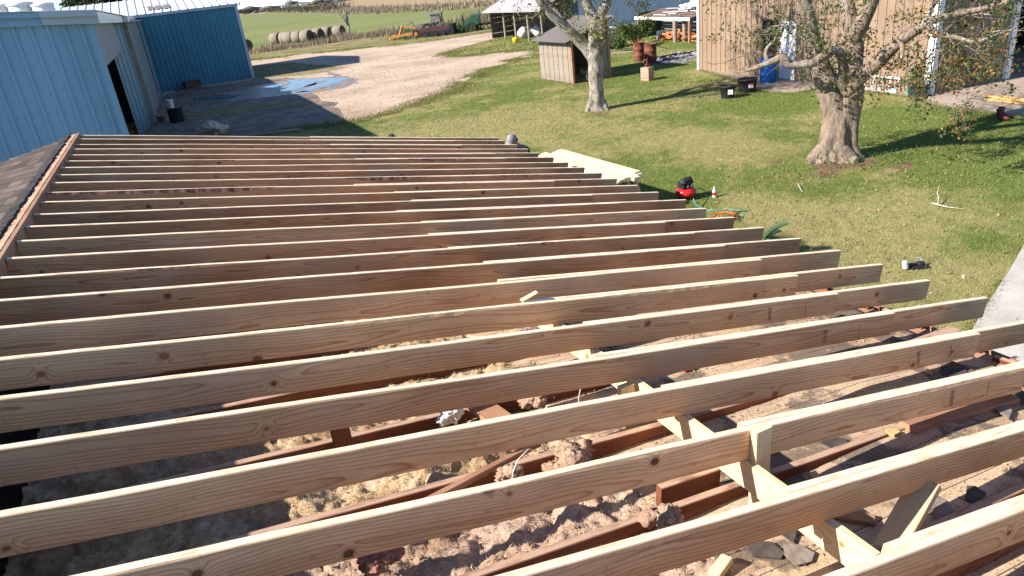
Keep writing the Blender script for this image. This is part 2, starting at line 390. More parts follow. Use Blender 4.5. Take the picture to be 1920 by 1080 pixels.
sheet('driveway', [G(1312, 131), G(1400, 158), G(1415, 170), G(1481, 177), G(1520, 170), G(1620, 171), G(1706, 184), G(1763, 201), G(1810, 206), G(1860, 214), G(1925, 222), (26, 7), (40, 9), (40, 22), (21.2, 24.9)], .024, MT['slab'], .12, .6)
for q, nm in (
              (GP((1225, 112), (1262, 104), (1310, 93), (1310, 108), (1280, 120), (1235, 122)), 'burnt_ground'),):
    sheet(nm, q, .024, MT['ash'] if nm == 'burnt_ground' else MT['soil'], .22, .5)

# grass: real blades where the photo shows them, as one uncountable mass
m = NT('grass_blades', .8, .15)
at_ = m.n('Attribute', attribute_name='tint').outputs['Color']
m.color(at_); m.b.inputs['Subsurface Weight'].default_value = 0.0
tr_ = m.n('BsdfTranslucent', {'Color': at_}); mx = m.n('MixShader', {0: .25, 1: m.b.outputs[0], 2: tr_.outputs[0]})
m.t.links.new(mx.outputs[0], m.t.nodes['Material Output'].inputs[0]); MT['blade'] = m.m

def blades(name, XY, h, wd, cols, lean=.6, z0=0.0, mat=None, parent=None, two=False):
    N = len(XY); a = np.random.rand(N)*2*np.pi; b = np.random.rand(N)*2*np.pi
    dx, dy = np.cos(a)*wd/2, np.sin(a)*wd/2; ln = lean*h*np.random.rand(N)
    V = np.zeros((N, 3, 3), dtype=np.float32)
    z0 = np.broadcast_to(z0, (N,))
    V[:, 0] = np.stack([XY[:, 0]-dx, XY[:, 1]-dy, z0], 1); V[:, 1] = np.stack([XY[:, 0]+dx, XY[:, 1]+dy, z0], 1)
    V[:, 2] = np.stack([XY[:, 0]+np.cos(b)*ln, XY[:, 1]+np.sin(b)*ln, z0+h], 1)
    C = np.repeat(cols[:, None, :], 3, 1)
    return np_mesh(name, V.reshape(-1, 3), np.arange(N*3).reshape(-1, 3), mat or MT['blade'], parent, C.reshape(-1, 3))
def vnoise(X, Y, sc, seed=0):
    """cheap smooth value noise on arrays, 0..1"""
    rs = np.random.RandomState(seed); T = rs.rand(64, 64)
    x = X*sc; y = Y*sc; xi = np.floor(x).astype(int); yi = np.floor(y).astype(int); fx = x-xi; fy = y-yi
    fx = fx*fx*(3-2*fx); fy = fy*fy*(3-2*fy)
    g = lambda i, j: T[i % 64, j % 64]
    return (g(xi, yi)*(1-fx)+g(xi+1, yi)*fx)*(1-fy)+(g(xi, yi+1)*(1-fx)+g(xi+1, yi+1)*fx)*fy
def inpoly(X, Y, poly):
    ins = np.zeros(len(X), bool); n = len(poly)
    for i in range(n):
        x1, y1 = poly[i][0], poly[i][1]; x2, y2 = poly[(i+1) % n][0], poly[(i+1) % n][1]
        c = ((y1 > Y) != (y2 > Y)) & (X < (x2-x1)*(Y-y1)/((y2-y1) or 1e-9)+x1); ins ^= c
    return ins
def pick(cols, idx): return np.array(cols, dtype=np.float32)[idx]
gravel_poly = [(-6, 22), (-2, 25), G(400, 258), G(520, 247), G(600, 238), G(690, 226), G(760, 205), G(800, 188), G(850, 172), G(880, 150), G(910, 133), G(965, 112), G(1016, 102), G(1018, 92), G(960, 97), G(880, 105), G(835, 105), G(842, 97), G(870, 88), G(905, 79), G(955, 66), G(980, 57), G(950, 55), G(830, 74), G(700, 89), G(600, 99), G(475, 113), (5.6, 78), (-6, 78)]
drive_poly = [G(1312, 131), G(1400, 158), G(1415, 170), G(1481, 177), G(1520, 170), G(1620, 171), G(1706, 184), G(1763, 201), G(1810, 206), G(1860, 214), G(1925, 222), (26, 7), (40, 9), (40, 22), (21.2, 24.9)]
burn_poly = GP((1225, 112), (1262, 104), (1310, 93), (1310, 108), (1280, 120), (1235, 122))
soil_poly = GP((1500, 305), (1545, 312), (1600, 300), (1690, 300), (1720, 315), (1660, 328), (1600, 318), (1560, 330), (1520, 322))
def along(pts, n, spread):
    P = np.array([(p[0], p[1]) for p in pts]); seg = np.linalg.norm(P[1:]-P[:-1], axis=1); cs = np.concatenate([[0], np.cumsum(seg)])
    t = np.random.rand(n)*cs[-1]; i = np.clip(np.searchsorted(cs, t)-1, 0, len(seg)-1); f = (t-cs[i])/seg[i]
    return P[i]+(P[i+1]-P[i])*f[:, None]+np.random.randn(n, 2)*spread
def lawn_points(n, x0, x1, y0, y1):
    X = np.random.uniform(x0, x1, n); Y = np.random.uniform(y0, y1, n)
    k = ~inpoly(X, Y, gravel_poly) & ~inpoly(X, Y, drive_poly) & ~inpoly(X, Y, burn_poly) & ~inpoly(X, Y, concrete_pts)
    k &= ~((X < 4.4) & (Y < 11)); X = X[k]; Y = Y[k]
    return X, Y
def dryness(X, Y):
    f = .5*vnoise(X, Y, .34, 1)+.3*vnoise(X, Y, .95, 2)+.2*vnoise(X, Y, 3.1, 3)
    for px, py, r, a in ((1760, 270, 2.6, .30), (1640, 270, 1.6, .15), (1450, 190, 1.6, .12), (1480, 320, 1.3, .10)):
        g = G(px, py); f = f-a*np.exp(-((X-g.x)**2+(Y-g.y)**2)/r**2)
    for px, py, r, a in ((1350, 250, 2.5, .10), (1500, 480, 1.5, .14), (1700, 420, 1.4, .12), (1000, 235, 3.0, .07)):
        g = G(px, py); f = f+a*np.exp(-((X-g.x)**2+(Y-g.y)**2)/r**2)
    s = np.zeros(len(X)); k = vnoise(X, Y, 2.1, 8)*.6+vnoise(X, Y, 6.5, 9)*.4
    for px, py, rx, ry, a in ((1588, 310, .75, .45, 1.2), (1690, 314, .45, .22, .85), (1440, 308, .5, .2, .45), (1075, 158, 1.6, .35, .8), (1120, 212, .5, .35, .7), (1235, 120, 1.2, .8, .5)):
        g = G(px, py); s = np.maximum(s, a*np.exp(-((X-g.x)/rx)**2-((Y-g.y)/ry)**2))
    f = f+.16*(vnoise(X, Y, 5.3, 12)-.5)+.14*(vnoise(X, Y, 11.0, 13)-.5)
    return np.clip((f-.41)/.25, 0, 1), np.clip((s+k-.85)/.22, 0, 1)
def lawn(name, n, x0, x1, y0, y1, hs, ws):
    X, Y = lawn_points(n, x0, x1, y0, y1); N = len(X)
    dry, soil = dryness(X, Y); r = np.random.rand(N); kp = np.random.rand(N) > soil*.85; X, Y, dry, r = X[kp], Y[kp], dry[kp], r[kp]; N = len(X)
    green = pick([(.160, .215, .042), (.190, .245, .052), (.125, .190, .036), (.235, .255, .074)], np.random.randint(0, 4, N))
    straw = pick([(.37, .32, .14), (.32, .29, .11), (.44, .375, .19), (.28, .27, .085)], np.random.randint(0, 4, N))
    isd = r < (.12+.66*dry)
    C = np.where(isd[:, None], straw, green)*np.random.uniform(.66, 1.34, (N, 1))
    h = hs*np.random.uniform(.5, 1.3, N)*np.where(isd, .75, 1.0); wd = ws*np.random.uniform(.6, 1.4, N)
    o = blades(name, np.stack([X, Y], 1), h, wd, C.astype(np.float32), 1.3); o['kind'] = 'stuff'; return o
lg = 0.12; gx = np.arange(3.2, 31, lg); gy = np.arange(-1, 46, lg); GX, GY = np.meshgrid(gx, gy); fx_, fy_ = GX.ravel(), GY.ravel()
dr_, so_ = dryness(fx_, fy_); jn = np.random.rand(len(fx_))[:, None]
ca = np.array((.130, .170, .042))*(1-dr_[:, None])+np.array((.300, .265, .112))*dr_[:, None]; ca = ca*(.85+.3*jn)
ca = ca*(1-so_[:, None])+np.array((.20, .125, .08))*(.8+.4*jn)*so_[:, None]
nx_, ny_ = len(gx), len(gy); ii = np.arange(nx_*ny_).reshape(ny_, nx_)
Fq = np.stack([ii[:-1, :-1], ii[:-1, 1:], ii[1:, 1:], ii[1:, :-1]], -1).reshape(-1, 4)
zz_ = .006+.05*so_*vnoise(fx_, fy_, 4.0, 5)*(np.hypot(fx_-G(1590, 312).x, fy_-G(1590, 312).y) < 2)
m = NT('lawn_turf', .95, .1); at_ = m.n('Attribute', attribute_name='tint').outputs['Color']; P_ = m.pos(); fine = m.noise(P_, 45, 4, .7)
m.color(m.mix(1.0, at_, m.ramp(fine, [(.3, (.62,)*3), (.7, (1.3,)*3)]), 'MULTIPLY')); m.bump(fine, .04, .8); MT['turf'] = m.m
o = np_mesh('lawn', np.stack([fx_, fy_, zz_], 1), Fq, MT['turf'], None, ca, k=4); o['kind'] = 'structure'
lawn('grass', 260000, 4.4, 22, 1.5, 18, .044, .0115)
lawn('grass', 150000, 3.5, 30, 18, 38, .05, .021)
# grass creeping over the edge of the yard
def edge_grass(poly, n, spread, hs, ws):
    XY = along(poly, n, spread); k = (vnoise(XY[:, 0], XY[:, 1], .8, 4) > .35); XY = XY[k]; N = len(XY)
    C = pick([(.115, .170, .034), (.20, .20, .07), (.30, .25, .105), (.16, .18, .05)], np.random.randint(0, 4, N))*np.random.uniform(.8, 1.2, (N, 1))
    o = blades('grass', XY, hs*np.random.uniform(.5, 1.3, N), ws*np.random.uniform(.6, 1.4, N), C.astype(np.float32), 1.3, .018); o['kind'] = 'stuff'
lawn('grass', 50000, 12, 48, 38, 62, .08, .06)
def litter(name, n, cx, cy, sx, sy):
    X = cx+np.random.randn(n)*sx; Y = cy+np.random.randn(n)*sy; k = (X > 5.2); X, Y = X[k], Y[k]; N = len(X)
    C = pick([(.26, .15, .06), (.34, .22, .10), (.18, .10, .05), (.40, .29, .15)], np.random.randint(0, 4, N))*np.random.uniform(.7, 1.2, (N, 1))
    o = blades(name, np.stack([X, Y], 1), np.random.uniform(.015, .05, N), np.random.uniform(.02, .05, N), C.astype(np.float32), 2.2, .03); o['kind'] = 'stuff'
litter('fallen_leaves', 1300, G(1620, 300).x, G(1620, 300).y, 2.6, 2.0)
litter('fallen_leaves', 700, G(1130, 206).x, G(1130, 206).y, 2.6, 2.4)
litter('fallen_leaves', 350, G(1700, 520).x, G(1700, 520).y, 1.2, 2.0)
edge_grass(gravel_poly[3:18], 26000, .45, .06, .03)
edge_grass(gravel_poly[20:29], 9000, .8, .09, .06)
edge_grass(drive_poly[:11], 5000, .10, .05, .014)
edge_grass(concrete_pts[:6], 3500, .05, .05, .011)
# gravel stones scattered on the yard
n = 12000; X = np.random.uniform(-1, 17, n); Y = np.random.uniform(20, 62, n); k = inpoly(X, Y, gravel_poly); X = X[k]; Y = Y[k]; N = len(X)
C = pick([(.55, .45, .37), (.47, .37, .29), (.62, .54, .46), (.42, .32, .25)], np.random.randint(0, 4, N)).astype(np.float32)
o = blades('gravel_stones', np.stack([X, Y], 1), np.random.uniform(.015, .04, N), np.random.uniform(.03, .09, N), C, .5, .016); o['kind'] = 'stuff'

BR = [(.25, .19, .135), (.185, .145, .105), (.31, .245, .165), (.15, .145, .085), (.35, .28, .20)]
def brushrow(pts, n, spread, h, wd, cols, lean=.5, name='brush', clump=.35):
    XY = along(pts, n, spread); k = vnoise(XY[:, 0], XY[:, 1], clump, 11)
    H = h*np.random.uniform(.35, 1.1, n)*(.45+k); C = pick(cols, np.random.randint(0, len(cols), n))*np.random.uniform(.75, 1.2, (n, 1))
    o = blades(name, XY, H, wd*np.random.uniform(.5, 1.5, n), C.astype(np.float32), lean); o['kind'] = 'stuff'; return o
ditch = GP((507, 21), (575, 20.5), (640, 19), (700, 20), (760, 18), (860, 13), (935, 9))
brushrow(ditch, 9000, 3.5, 1.15, .40, BR, .45)
brushrow(ditch[:3], 2500, 3.0, 3.0, .9, [(.10, .09, .06), (.075, .075, .045), (.14, .11, .07)], .6)
brushrow(ditch[2:], 8000, 4.0, .85, .16, BR+[(.33, .26, .17)], .5)
brushrow([G(478, 100), G(520, 93), G(570, 87), G(640, 76), G(700, 68), G(745, 64)], 2600, 1.1, .75, .09, BR+[(.30, .225, .15)], .7, 'weeds')
brushrow([G(640, 72), G(690, 69), G(720, 66)], 700, 1.0, 1.0, .10, BR, .6, 'weeds')
brushrow([G(830, 56), G(870, 60), G(890, 55)], 700, .9, 1.0, .14, [(.05, .12, .025), (.07, .15, .03), (.10, .16, .05)], .8, 'weeds')
brushrow([G(885, 42), G(912, 41), G(940, 40), G(945, 33)], 2200, 2.0, 1.4, .12, BR+[(.13, .14, .06), (.30, .24, .15)], .5, 'weeds')
brushrow([G(820, 52), G(760, 60), G(700, 66)], 900, 2.0, .5, .12, [(.09, .13, .04), (.2, .17, .09)], .7, 'weeds')
brushrow([G(735, 72), G(770, 73), G(812, 69)], 420, .7, .5, .08, [(.09, .15, .04), (.12, .17, .05), (.2, .17, .09)], .7, 'weeds')
# far treeline
def far_mass(name, spots, mat, label=None):
    b = MB()
    for i, (x, y, rx, h) in enumerate(spots):
        b.blob((x, y, h*.5), (rx, rx*.6, h*.55), .45, 4, 2, i)
    o = b.build(name, mat); o['kind'] = 'stuff'; return o
MT['far_leaf'] = plain('far_foliage', (.12, .12, .10), .95, .4, .12)
sp_ = []
for i in range(420):
    t = i/420; x = -520+1900*t+random.uniform(-8, 8); y = 1250-150*t+random.uniform(-60, 60)
    sp_.append((x, y, random.uniform(7, 13), random.uniform(3, 6)*(1+.7*(random.random() < .10))))
far_mass('treeline', sp_, MT['far_leaf'])
sp_ = [(random.uniform(-150, 650), random.uniform(760, 900), random.uniform(3, 7), random.uniform(1.5, 3)) for i in range(40)]
far_mass('treeline', sp_, MT['far_leaf'])
MT['white_paint'] = plain('white_paint', (.74, .73, .70), .5, .06, 2)
MT['dark_roof'] = plain('far_roof', (.18, .17, .17), .7, .2, 1)
for (px, dist, wdt, lab) in ((533, 1150, 8, 'small white farmhouse alone on the horizon left of the bush tops'), (570, 1050, 11, 'wider white farm building on the horizon at the right end of the visible sky'), (497, 1180, 7, 'tiny pale farmhouse on the horizon nearest the blue barn corner')):
    hx = 540+FPX*((px-960)/FPX*rt.z+fw.z)/up.z
    d_ = ray(px, hx+4); P0 = Vector((d_.x, d_.y, 0))*(dist/math.hypot(d_.x, d_.y))
    e = empty('farmhouse', P0, lab, 'house', 'farmhouses on the horizon')
    b = MB(); b.box(P0+Vector((0, 0, 1.6)), (wdt, 7, 3.2)); b.build('wall', MT['white_paint'], e)
    b = MB(); b.prism([P0+Vector((-wdt/2-.3, -3.9, 3.2)), P0+Vector((-wdt/2-.3, 3.9, 3.2)), P0+Vector((-wdt/2-.3, 0, 5))], (wdt+.6, 0, 0)); b.build('roof', MT['dark_roof'], e)
# old fence posts beyond the crop
fe = empty('wire_fence', (60, 160, 0), 'line of dark posts and wire along the far brush', 'fence')
b = MB(); b2 = MB(); prev = None
for i in range(26):
    a_ = GP((600, 18), (935, 6)); p = a_[0].lerp(a_[1], i/25); q = p+Vector((0, 0, 1.35))
    pb = MB(); pb.tube([p, q], [.08, .07], 6); pb.build('post', MT['brown_post'], fe)
    if prev:
        for z in (.5, .85, 1.2): b2.bar(prev+Vector((0, 0, z)), p+Vector((0, 0, z)), .012, .012)
    prev = p
b2.build('wire', MT['brown_post'], fe)
# ================================================================ THE HOUSE UNDER REPAIR
RX, RZ, SL = -1.185, 3.255, math.radians(11.167)
TS = math.tan(SL)
def roofz(x): return RZ-(x-RX)*TS
def jtop(x): return 2.04+(4.2-x)*math.tan(math.radians(7))
DP = [(1.30, 2.30), (1.70, 2.27), (3.1, 2.165), (4.15, 2.0)]
def deckz(x):
    if x <= DP[0][0]: return DP[0][1]
    for (a, za), (b, zb) in zip(DP, DP[1:]):
        if x <= b: return za+(zb-za)*(x-a)/(b-a)
    return DP[-1][1]

def board_mesh(name, L, w, h, seed=0, wane=0.0, crook=.004, seg=.08):
    """one sawn board, local x along it, z its depth; the upper front corner may be waney"""
    n = max(2, int(L/seg)); vs = []; fs = []; mi = []
    for i in range(n+1):
        x = -L/2+L*i/n; u = x*1.0+seed*13.7
        dy = crook*2.2*noise.noise(Vector((u*.35, seed, 1)))+.0006*noise.noise(Vector((u*9, seed, 2)))
        dz = crook*noise.noise(Vector((u*.5, seed, 5)))+.0014*noise.noise(Vector((u*5, seed, 9)))
        c = .0035; q = 0.0
        if wane: q = max(0.0, noise.noise(Vector((u*.75, seed*3.1, 4)))-.12)*wane*(1+.6*noise.noise(Vector((u*14, seed, 3))))
        ct = c+q*.016; cb = c+q*.040
        P = [(-w/2, -h/2+c), (-w/2+c, -h/2), (w/2-c, -h/2), (w/2, -h/2+c), (w/2, h/2-c), (w/2-c, h/2), (-w/2+min(ct, w*.7), h/2), (-w/2, h/2-cb)]
        vs += [(x, y+dy, z+dz) for y, z in P]
    for i in range(n):
        for k in range(8):
            k2 = (k+1) % 8; fs.append((i*8+k, (i+1)*8+k, (i+1)*8+k2, i*8+k2)[::-1])
            a = vs[i*8+6]; b = vs[i*8+7]; mi.append(1 if (k == 6 and (a[2]-b[2]) > .0125) else 0)
    fs.append(tuple(range(7, -1, -1))[::-1]); mi.append(0); fs.append(tuple(range(n*8, n*8+8))[::-1]); mi.append(0)
    me = bpy.data.meshes.new(name); me.from_pydata(vs, [], fs); me.polygons.foreach_set('material_index', mi); me.update()
    return me
def frame(a, b, upv=(0, 0, 1)):
    a = Vector(a); b = Vector(b); x = (b-a).normalized(); y = Vector(upv).cross(x)
    if y.length < 1e-4: y = Vector((0, 1, 0))
    y.normalize(); z = x.cross(y); M_ = Matrix((x, y, z)).transposed().to_4x4(); M_.translation = (a+b)/2
    return M_, (b-a).length
SEED = [0]
def board(name, a, b, w, h, mat, parent=None, upv=(0, 0, 1), wane=0.0, crook=.003, edge='bark_edge', seg=.08):
    SEED[0] += 1; M_, L = frame(a, b, upv)
    o = link(name, board_mesh(name, L, w, h, SEED[0], wane, crook, min(seg, .03) if wane else seg), [MT[mat], MT[edge]], parent, M_)
    return o

# ---- the rafters: each is a pair of lapped boards
RY = {k: .406*(6.56+k)-1.5826 for k in range(-1, 25)}
RY.update({0: 1.10, 1: 1.462, 24: 10.79, 23: 10.46})
ORD = ['nearest', 'second', 'third', 'fourth', 'fifth', 'sixth', 'seventh', 'eighth', 'ninth', 'tenth', 'eleventh', 'twelfth', 'thirteenth', 'fourteenth', 'fifteenth', 'sixteenth', 'seventeenth', 'eighteenth', 'nineteenth', 'twentieth', 'twenty-first', 'twenty-second', 'twenty-third', 'twenty-fourth', 'twenty-fifth', 'twenty-sixth']
LAP0 = {7: 1.60, 6: 1.58, 5: 1.76, 4: 1.57, 2: 1.80, 3: 1.70, 24: 1.68}
LAP1 = {7: 3.81, 6: 3.77, 5: 3.72, 4: 3.76, 3: 3.98}
WANE = {11: 2.0, 13: 1.5, 15: 2.0, 16: 1.6, 19: 1.5, 22: 1.4, 3: 1.4, 4: 1.0, 9: 1.3, 2: .9, 6: .9}
EXX = {24: 4.69, 22: 4.65, 21: 4.64, 20: 4.61, 12: 4.72, 8: 4.70, 7: 4.73, 6: 4.73, 5: 4.73, 4: 4.77}
H_, W_ = .150, .038
def PM(k): return 'pine_brown' if (k >= 12 or k in (8, 9, 10)) else 'pine'
MT['ink'] = plain('stamp_ink', (.06, .05, .05), .8, .2)
for k in range(-1, 25):
    y = RY[k]; e = empty('rafter', (RX, y, roofz(RX)))
    i = k+1
    if i == 0: pass
    far = 24-k
    if k < 0: lab = 'pine rafter crossing the bottom right corner, lower than every other rafter'
    elif k < 14: lab = 'new pine rafter, %s up from the bottom edge%s' % (ORD[k] if k else 'first', ', bark on its top edge' if k in WANE and k > 8 else '')
    elif k == 24: lab = 'last new pine rafter at the far gable, nearest the blue barn'
    else: lab = 'new pine rafter, %s before the far gable%s' % ({1: 'first', **{j: ORD[j-1] for j in range(2, 12)}}[far], ', bark on its edge' if k in WANE else '')
    tag(e, lab, 'rafter', 'rafters of the new roof')
    x0, x1 = RX-.0, LAP1.get(k, 3.8+random.uniform(-.12, .12))
    xs, x2 = LAP0.get(k, 1.62+random.uniform(-.2, .3)), EXX.get(k, 4.64+random.uniform(-.03, .03))
    off = Vector((math.sin(SL), 0, math.cos(SL)))*(-H_/2)
    jz = random.uniform(-.003, .003)
    def rp(x, yy, dz=0): return Vector((x, yy, roofz(x)+dz))+off
    dy = random.uniform(-.006, .006)
    board('board', rp(x0, y+dy*.3, jz), rp(x1, y-dy*.3, jz), W_, H_, PM(k), e, wane=WANE.get(k, 0), crook=.008, edge='bark_edge' if k > 8 else PM(k))
    rb_ = board('board', rp(xs, y+.0405, -jz-.004), rp(x2, y+.0405, -jz-.003), W_, H_, PM(k), e, wane=1.2 if k in (5, 17) else 0, crook=.004, edge='bark_edge' if k > 8 else PM(k))
    # inked grade marks on the right part of the near boards: rows of tiny worn strokes
    if 1 <= k <= 6:
        for xm, rows in ((x1-.55+random.uniform(-.1, .1), 3), (x1-.28+random.uniform(-.05, .05), 1)):
            b = MB()
            for r in range(rows):
                z = -.045
                while z < .045:
                    L = random.uniform(.003, .009); c = rp(xm+r*.009, y-.0213-.002)
                    b.box(c+Vector((0, 0, z)), (.0035, .0008, L)); z += L+random.uniform(.002, .006)
            b.build('grade_stamp', MT['ink'], e)

# ---- purlin and the short pieces round it
board('purlin', (1.79, 1.24, 2.448), (1.77, 5.95, 2.448), .038, .14, 'pine_fresh', wane=.5)
tag(bpy.context.scene.objects['purlin'], 'bright yellow pine purlin on edge under the rafters, sawn end facing the camera', 'purlin')
o = board('purlin', (1.745, 5.5, 2.446), (1.745, 10.6, 2.446), .038, .14, 'pine_fresh'); tag(o, 'farther pine purlin mostly hidden under the distant rafters', 'purlin')
o = board('cleat', (1.835, RY[2]-.040, 2.27), (1.835, RY[2]-.040, roofz(1.83)+.015), .086, .038, 'pine_fresh', upv=(0, 1, 0)); tag(o, 'upright pine block standing beside the purlin against a rafter', 'cleat')
o = board('cleat', (1.70, RY[4]-.045, 2.29), (1.70, RY[4]-.045, roofz(1.70)-.16), .086, .038, 'pine_fresh', upv=(0, 1, 0)); tag(o, 'short pine block left of the purlin under a rafter, deeper in', 'cleat')
o = board('brace', G(1648, 1066, 2.265), G(1738, 905, 2.42), .11, .038, 'pine_fresh', upv=(-.25, .1, 1)); tag(o, 'bright pine plank lying slanted on the old deck in front of the purlin', 'brace')
o = board('offcut', G(1338, 1082, 2.31), G(1364, 1046, 2.33), .05, .03, 'pine_fresh', upv=(-.4, .1, 1)); tag(o, 'short bright offcut left of the purlin at the bottom edge', 'offcut')
c = Vector((1.62, RY[6]+.035, roofz(1.62)+.012))
o = board('shim', c+Vector((-.055, .01, .0)), c+Vector((.055, .01, .026)), .04, .010, 'pine_fresh', crook=0); tag(o, 'small pine wedge resting on top of a rafter at mid span', 'shim')

# ---- the old house
he = empty('house', (-1.2, 3, 0), 'low old house with its right roof slope stripped and open to the attic', 'house')
m = NT('house_siding', .7, .2); P_ = m.pos(); z_ = m.n('SeparateXYZ', {0: P_}).outputs[2]
m.color(m.mix(m.mask(m.math('FRACT', m.math('MULTIPLY', z_, 5.5)), .0, .1), (.25, .24, .22), m.ramp(m.noise(P_, 2, 4), [(.3, (.50, .48, .43)), (.7, (.62, .60, .55))]))); MT['siding'] = m.m
b = MB(); b.box((3.95, 2.9, .97), (.14, 15.4, 1.94)); b.build('wall', MT['siding'], he)
b = MB(); b.box((-6.6, 2.9, .97), (.14, 15.4, 1.94)); b.build('wall', MT['siding'], he)
for y in (10.55, -4.75):
    b = MB(); b.prism([(-6.5, y, 0), (3.87, y, 0), (3.87, y, 2.0), (-1.2, y, 2.95), (-6.5, y, 2.0)], (0, .12, 0)); b.build('gable_wall', MT['siding'], he)
MT['attic_floor'] = plain('attic_floor', (.12, .085, .06), .9, .4, 6, .01)
b = MB(); b.box((-1.3, 2.9, 2.04), (10.3, 15.1, .05)); b.build('ceiling', MT['attic_floor'], he)
board('ridge_board', (RX-.028, -4.8, 3.175), (RX-.028, 10.85, 3.175), .036, .21, 'old_wood_pale', he, crook=.002, seg=.2)
# torn sheathing and felt along the ridge
m = NT('torn_sheathing', .85, .2); P_ = m.obj()
m.color(m.ramp(m.noise(m.map(P_, (8, 1, 8)), 3, 5), [(.3, (.30, .17, .10)), (.7, (.50, .33, .22))])); MT['sheath'] = m.m
b = MB(); vs = []; n = 190
for i in range(n+1):
    y = -4.7+15.5*i/n; j = .012*noise.noise(Vector((y*6, 1, 1))); j2 = .02*noise.noise(Vector((y*4, 7, 1)))
    vs += [(RX-.048, y, RZ+.008), (RX-.048, y, RZ+.028+j*.3), (RX-.115+j2, y, RZ+.016+j*.5), (RX-.115+j2, y, RZ-.02)]
b.add(vs, [(i*4+k, i*4+(k+1) % 4, (i+1)*4+(k+1) % 4, (i+1)*4+k) for i in range(n) for k in range(4)]+[(3, 2, 1, 0), (n*4, n*4+1, n*4+2, n*4+3)])
b.build('sheathing_edge', MT['sheath'], he)
MT['felt'] = plain('torn_felt', (.035, .03, .028), .9, .5, 9, .02)
b = MB(); n = 400; vs = []
for i in range(n+1):
    y = -4.7+15.5*i/n
    a = .03*noise.noise(Vector((y*7, 3, 1)))+.02*noise.noise(Vector((y*23, 3, 4))); z = .016*noise.noise(Vector((y*9, 5, 2)))+.014*noise.noise(Vector((y*31, 2, 2)))
    vs += [(RX-.105+a*.6, y, RZ+.010), (RX-.115+a*.6, y, RZ+.034+z), (RX-.185+a, y, RZ+.020+z), (RX-.24+a, y, RZ-.018)]
b.add(vs, [(i*4+k, i*4+k+1, (i+1)*4+k+1, (i+1)*4+k) for i in range(n) for k in range(3)])
b.build('torn_felt', MT['felt'], he)
# shingles of the left slope, course by course
m = NT('shingles', .95, .1); P_ = m.pos(); s_ = m.n('SeparateXYZ', {0: P_})
row = m.math('FLOOR', m.math('DIVIDE', s_.outputs[0], .128)); yy = m.math('ADD', m.math('DIVIDE', s_.outputs[1], .305), m.math('MULTIPLY', row, .37))
wn = m.n('TexWhiteNoise', {'Vector': m.n('CombineXYZ', {0: m.math('FLOOR', yy), 1: row, 2: 0.0}).outputs[0]}).outputs['Value']
c_ = m.ramp(wn, [(0, (.085, .070, .062)), (.5, (.125, .103, .09)), (1, (.17, .14, .12))])
c_ = m.mix(.8, c_, m.ramp(m.noise(P_, 1.6, 5), [(.3, (.7, .66, .62)), (.7, (1.2, 1.15, 1.1))]), 'MULTIPLY')
c_ = m.mix(.7, c_, m.ramp(m.noise(P_, 160, 3), [(.3, (.6,)*3), (.7, (1.3,)*3)]), 'MULTIPLY')
fy = m.math('FRACT', yy); gap = m.math('LESS_THAN', m.math('MINIMUM', fy, m.math('SUBTRACT', 1.0, fy)), .045)
c_ = m.mix(gap, c_, (.03, .026, .024)); m.color(c_); m.bump(m.noise(P_, 140, 3), .004); MT['shingle'] = m.m
b = MB(); x = RX-.20; i = 0
while x > -7.2:
    xa, xb = x, x-.142; za = RZ-.028-(RX-.2-x)*TS; zb = za-.142*TS+.014
    n = 120; vs = []
    for k in range(n+1):
        y = -4.9+15.74*k/n; cu = .006*max(0, noise.noise(Vector((y*3.1, i*2.3, 1)))); ed = .006*noise.noise(Vector((y*9, i, 2)))
        vs += [(xa, y, za), (xb+ed, y, zb+cu), (xb+ed+.004, y, zb+cu-.013)]
    b.add(vs, [f for k in range(n) for f in ((k*3, k*3+3, k*3+4, k*3+1), (k*3+1, k*3+4, k*3+5, k*3+2))])
    x -= .128; i += 1
b.build('shingle_slope', MT['shingle'], he)
b = MB(); b.prism([(RX-.2, -4.8, RZ-.06), (-7.15, -4.8, RZ-.06-5.765*TS), (-7.15, -4.8, RZ-.09-5.765*TS), (RX-.2, -4.8, RZ-.09)], (0, 15.6, 0)); b.build('roof_sheathing', MT['old_wood'], he)
board('barge_board', (RX-.05, 10.87, RZ-.09), (-7.2, 10.87, RZ-.09-6*TS), .03, .14, 'grey_wood', he, seg=.3)
# the right slope behind the camera still has its shingles
b = MB(); b.prism([(RX, -4.9, RZ), (4.7, -4.9, roofz(4.7)), (4.7, -4.9, roofz(4.7)-.05), (RX, -4.9, RZ-.05)], (0, 4.2, 0)); b.build('shingle_slope', MT['shingle'], he)
# old joists, plate and blocking
for n_ in range(-5, 15):
    y = 1.96+.57*n_
    if y > 10.4: break
    board('joist', (-1.14, y+random.uniform(-.015, .015), jtop(-1.14)-.07), (3.05+random.uniform(-.2, .1), y+random.uniform(-.015, .015), jtop(3.05)-.07), .040, .14, 'old_wood', he, crook=.006)
board('wall_plate', (4.12, -4.6, 1.985), (4.12, 10.5, 1.985), .13, .04, 'old_wood_pale', he, upv=(0, 0, 1), seg=.2)
for k in range(0, 24):
    ya, yb = RY[k]+.065, RY[k+1]-.025
    if random.random() < .25: continue
    zc = roofz(4.12)-.16-.045+random.uniform(-.02, .0)
    board('blocking', (4.16+random.uniform(-.03, .03), ya, zc), (4.16+random.uniform(-.03, .03), yb, zc), .036, .085, random.choice(['old_wood', 'old_wood', 'old_wood_pale']), he, crook=0)
board('fascia', (4.24, -4.7, 1.92), (4.24, 10.5, 1.92), .025, .16, 'old_wood_pale', he, seg=.2)
# the upright stub in the attic and a red prop
board('stub_post', (.30, 3.02, 2.08), (.30, 3.02, 2.66), .09, .038, 'old_wood', he, upv=(0, 1, 0))
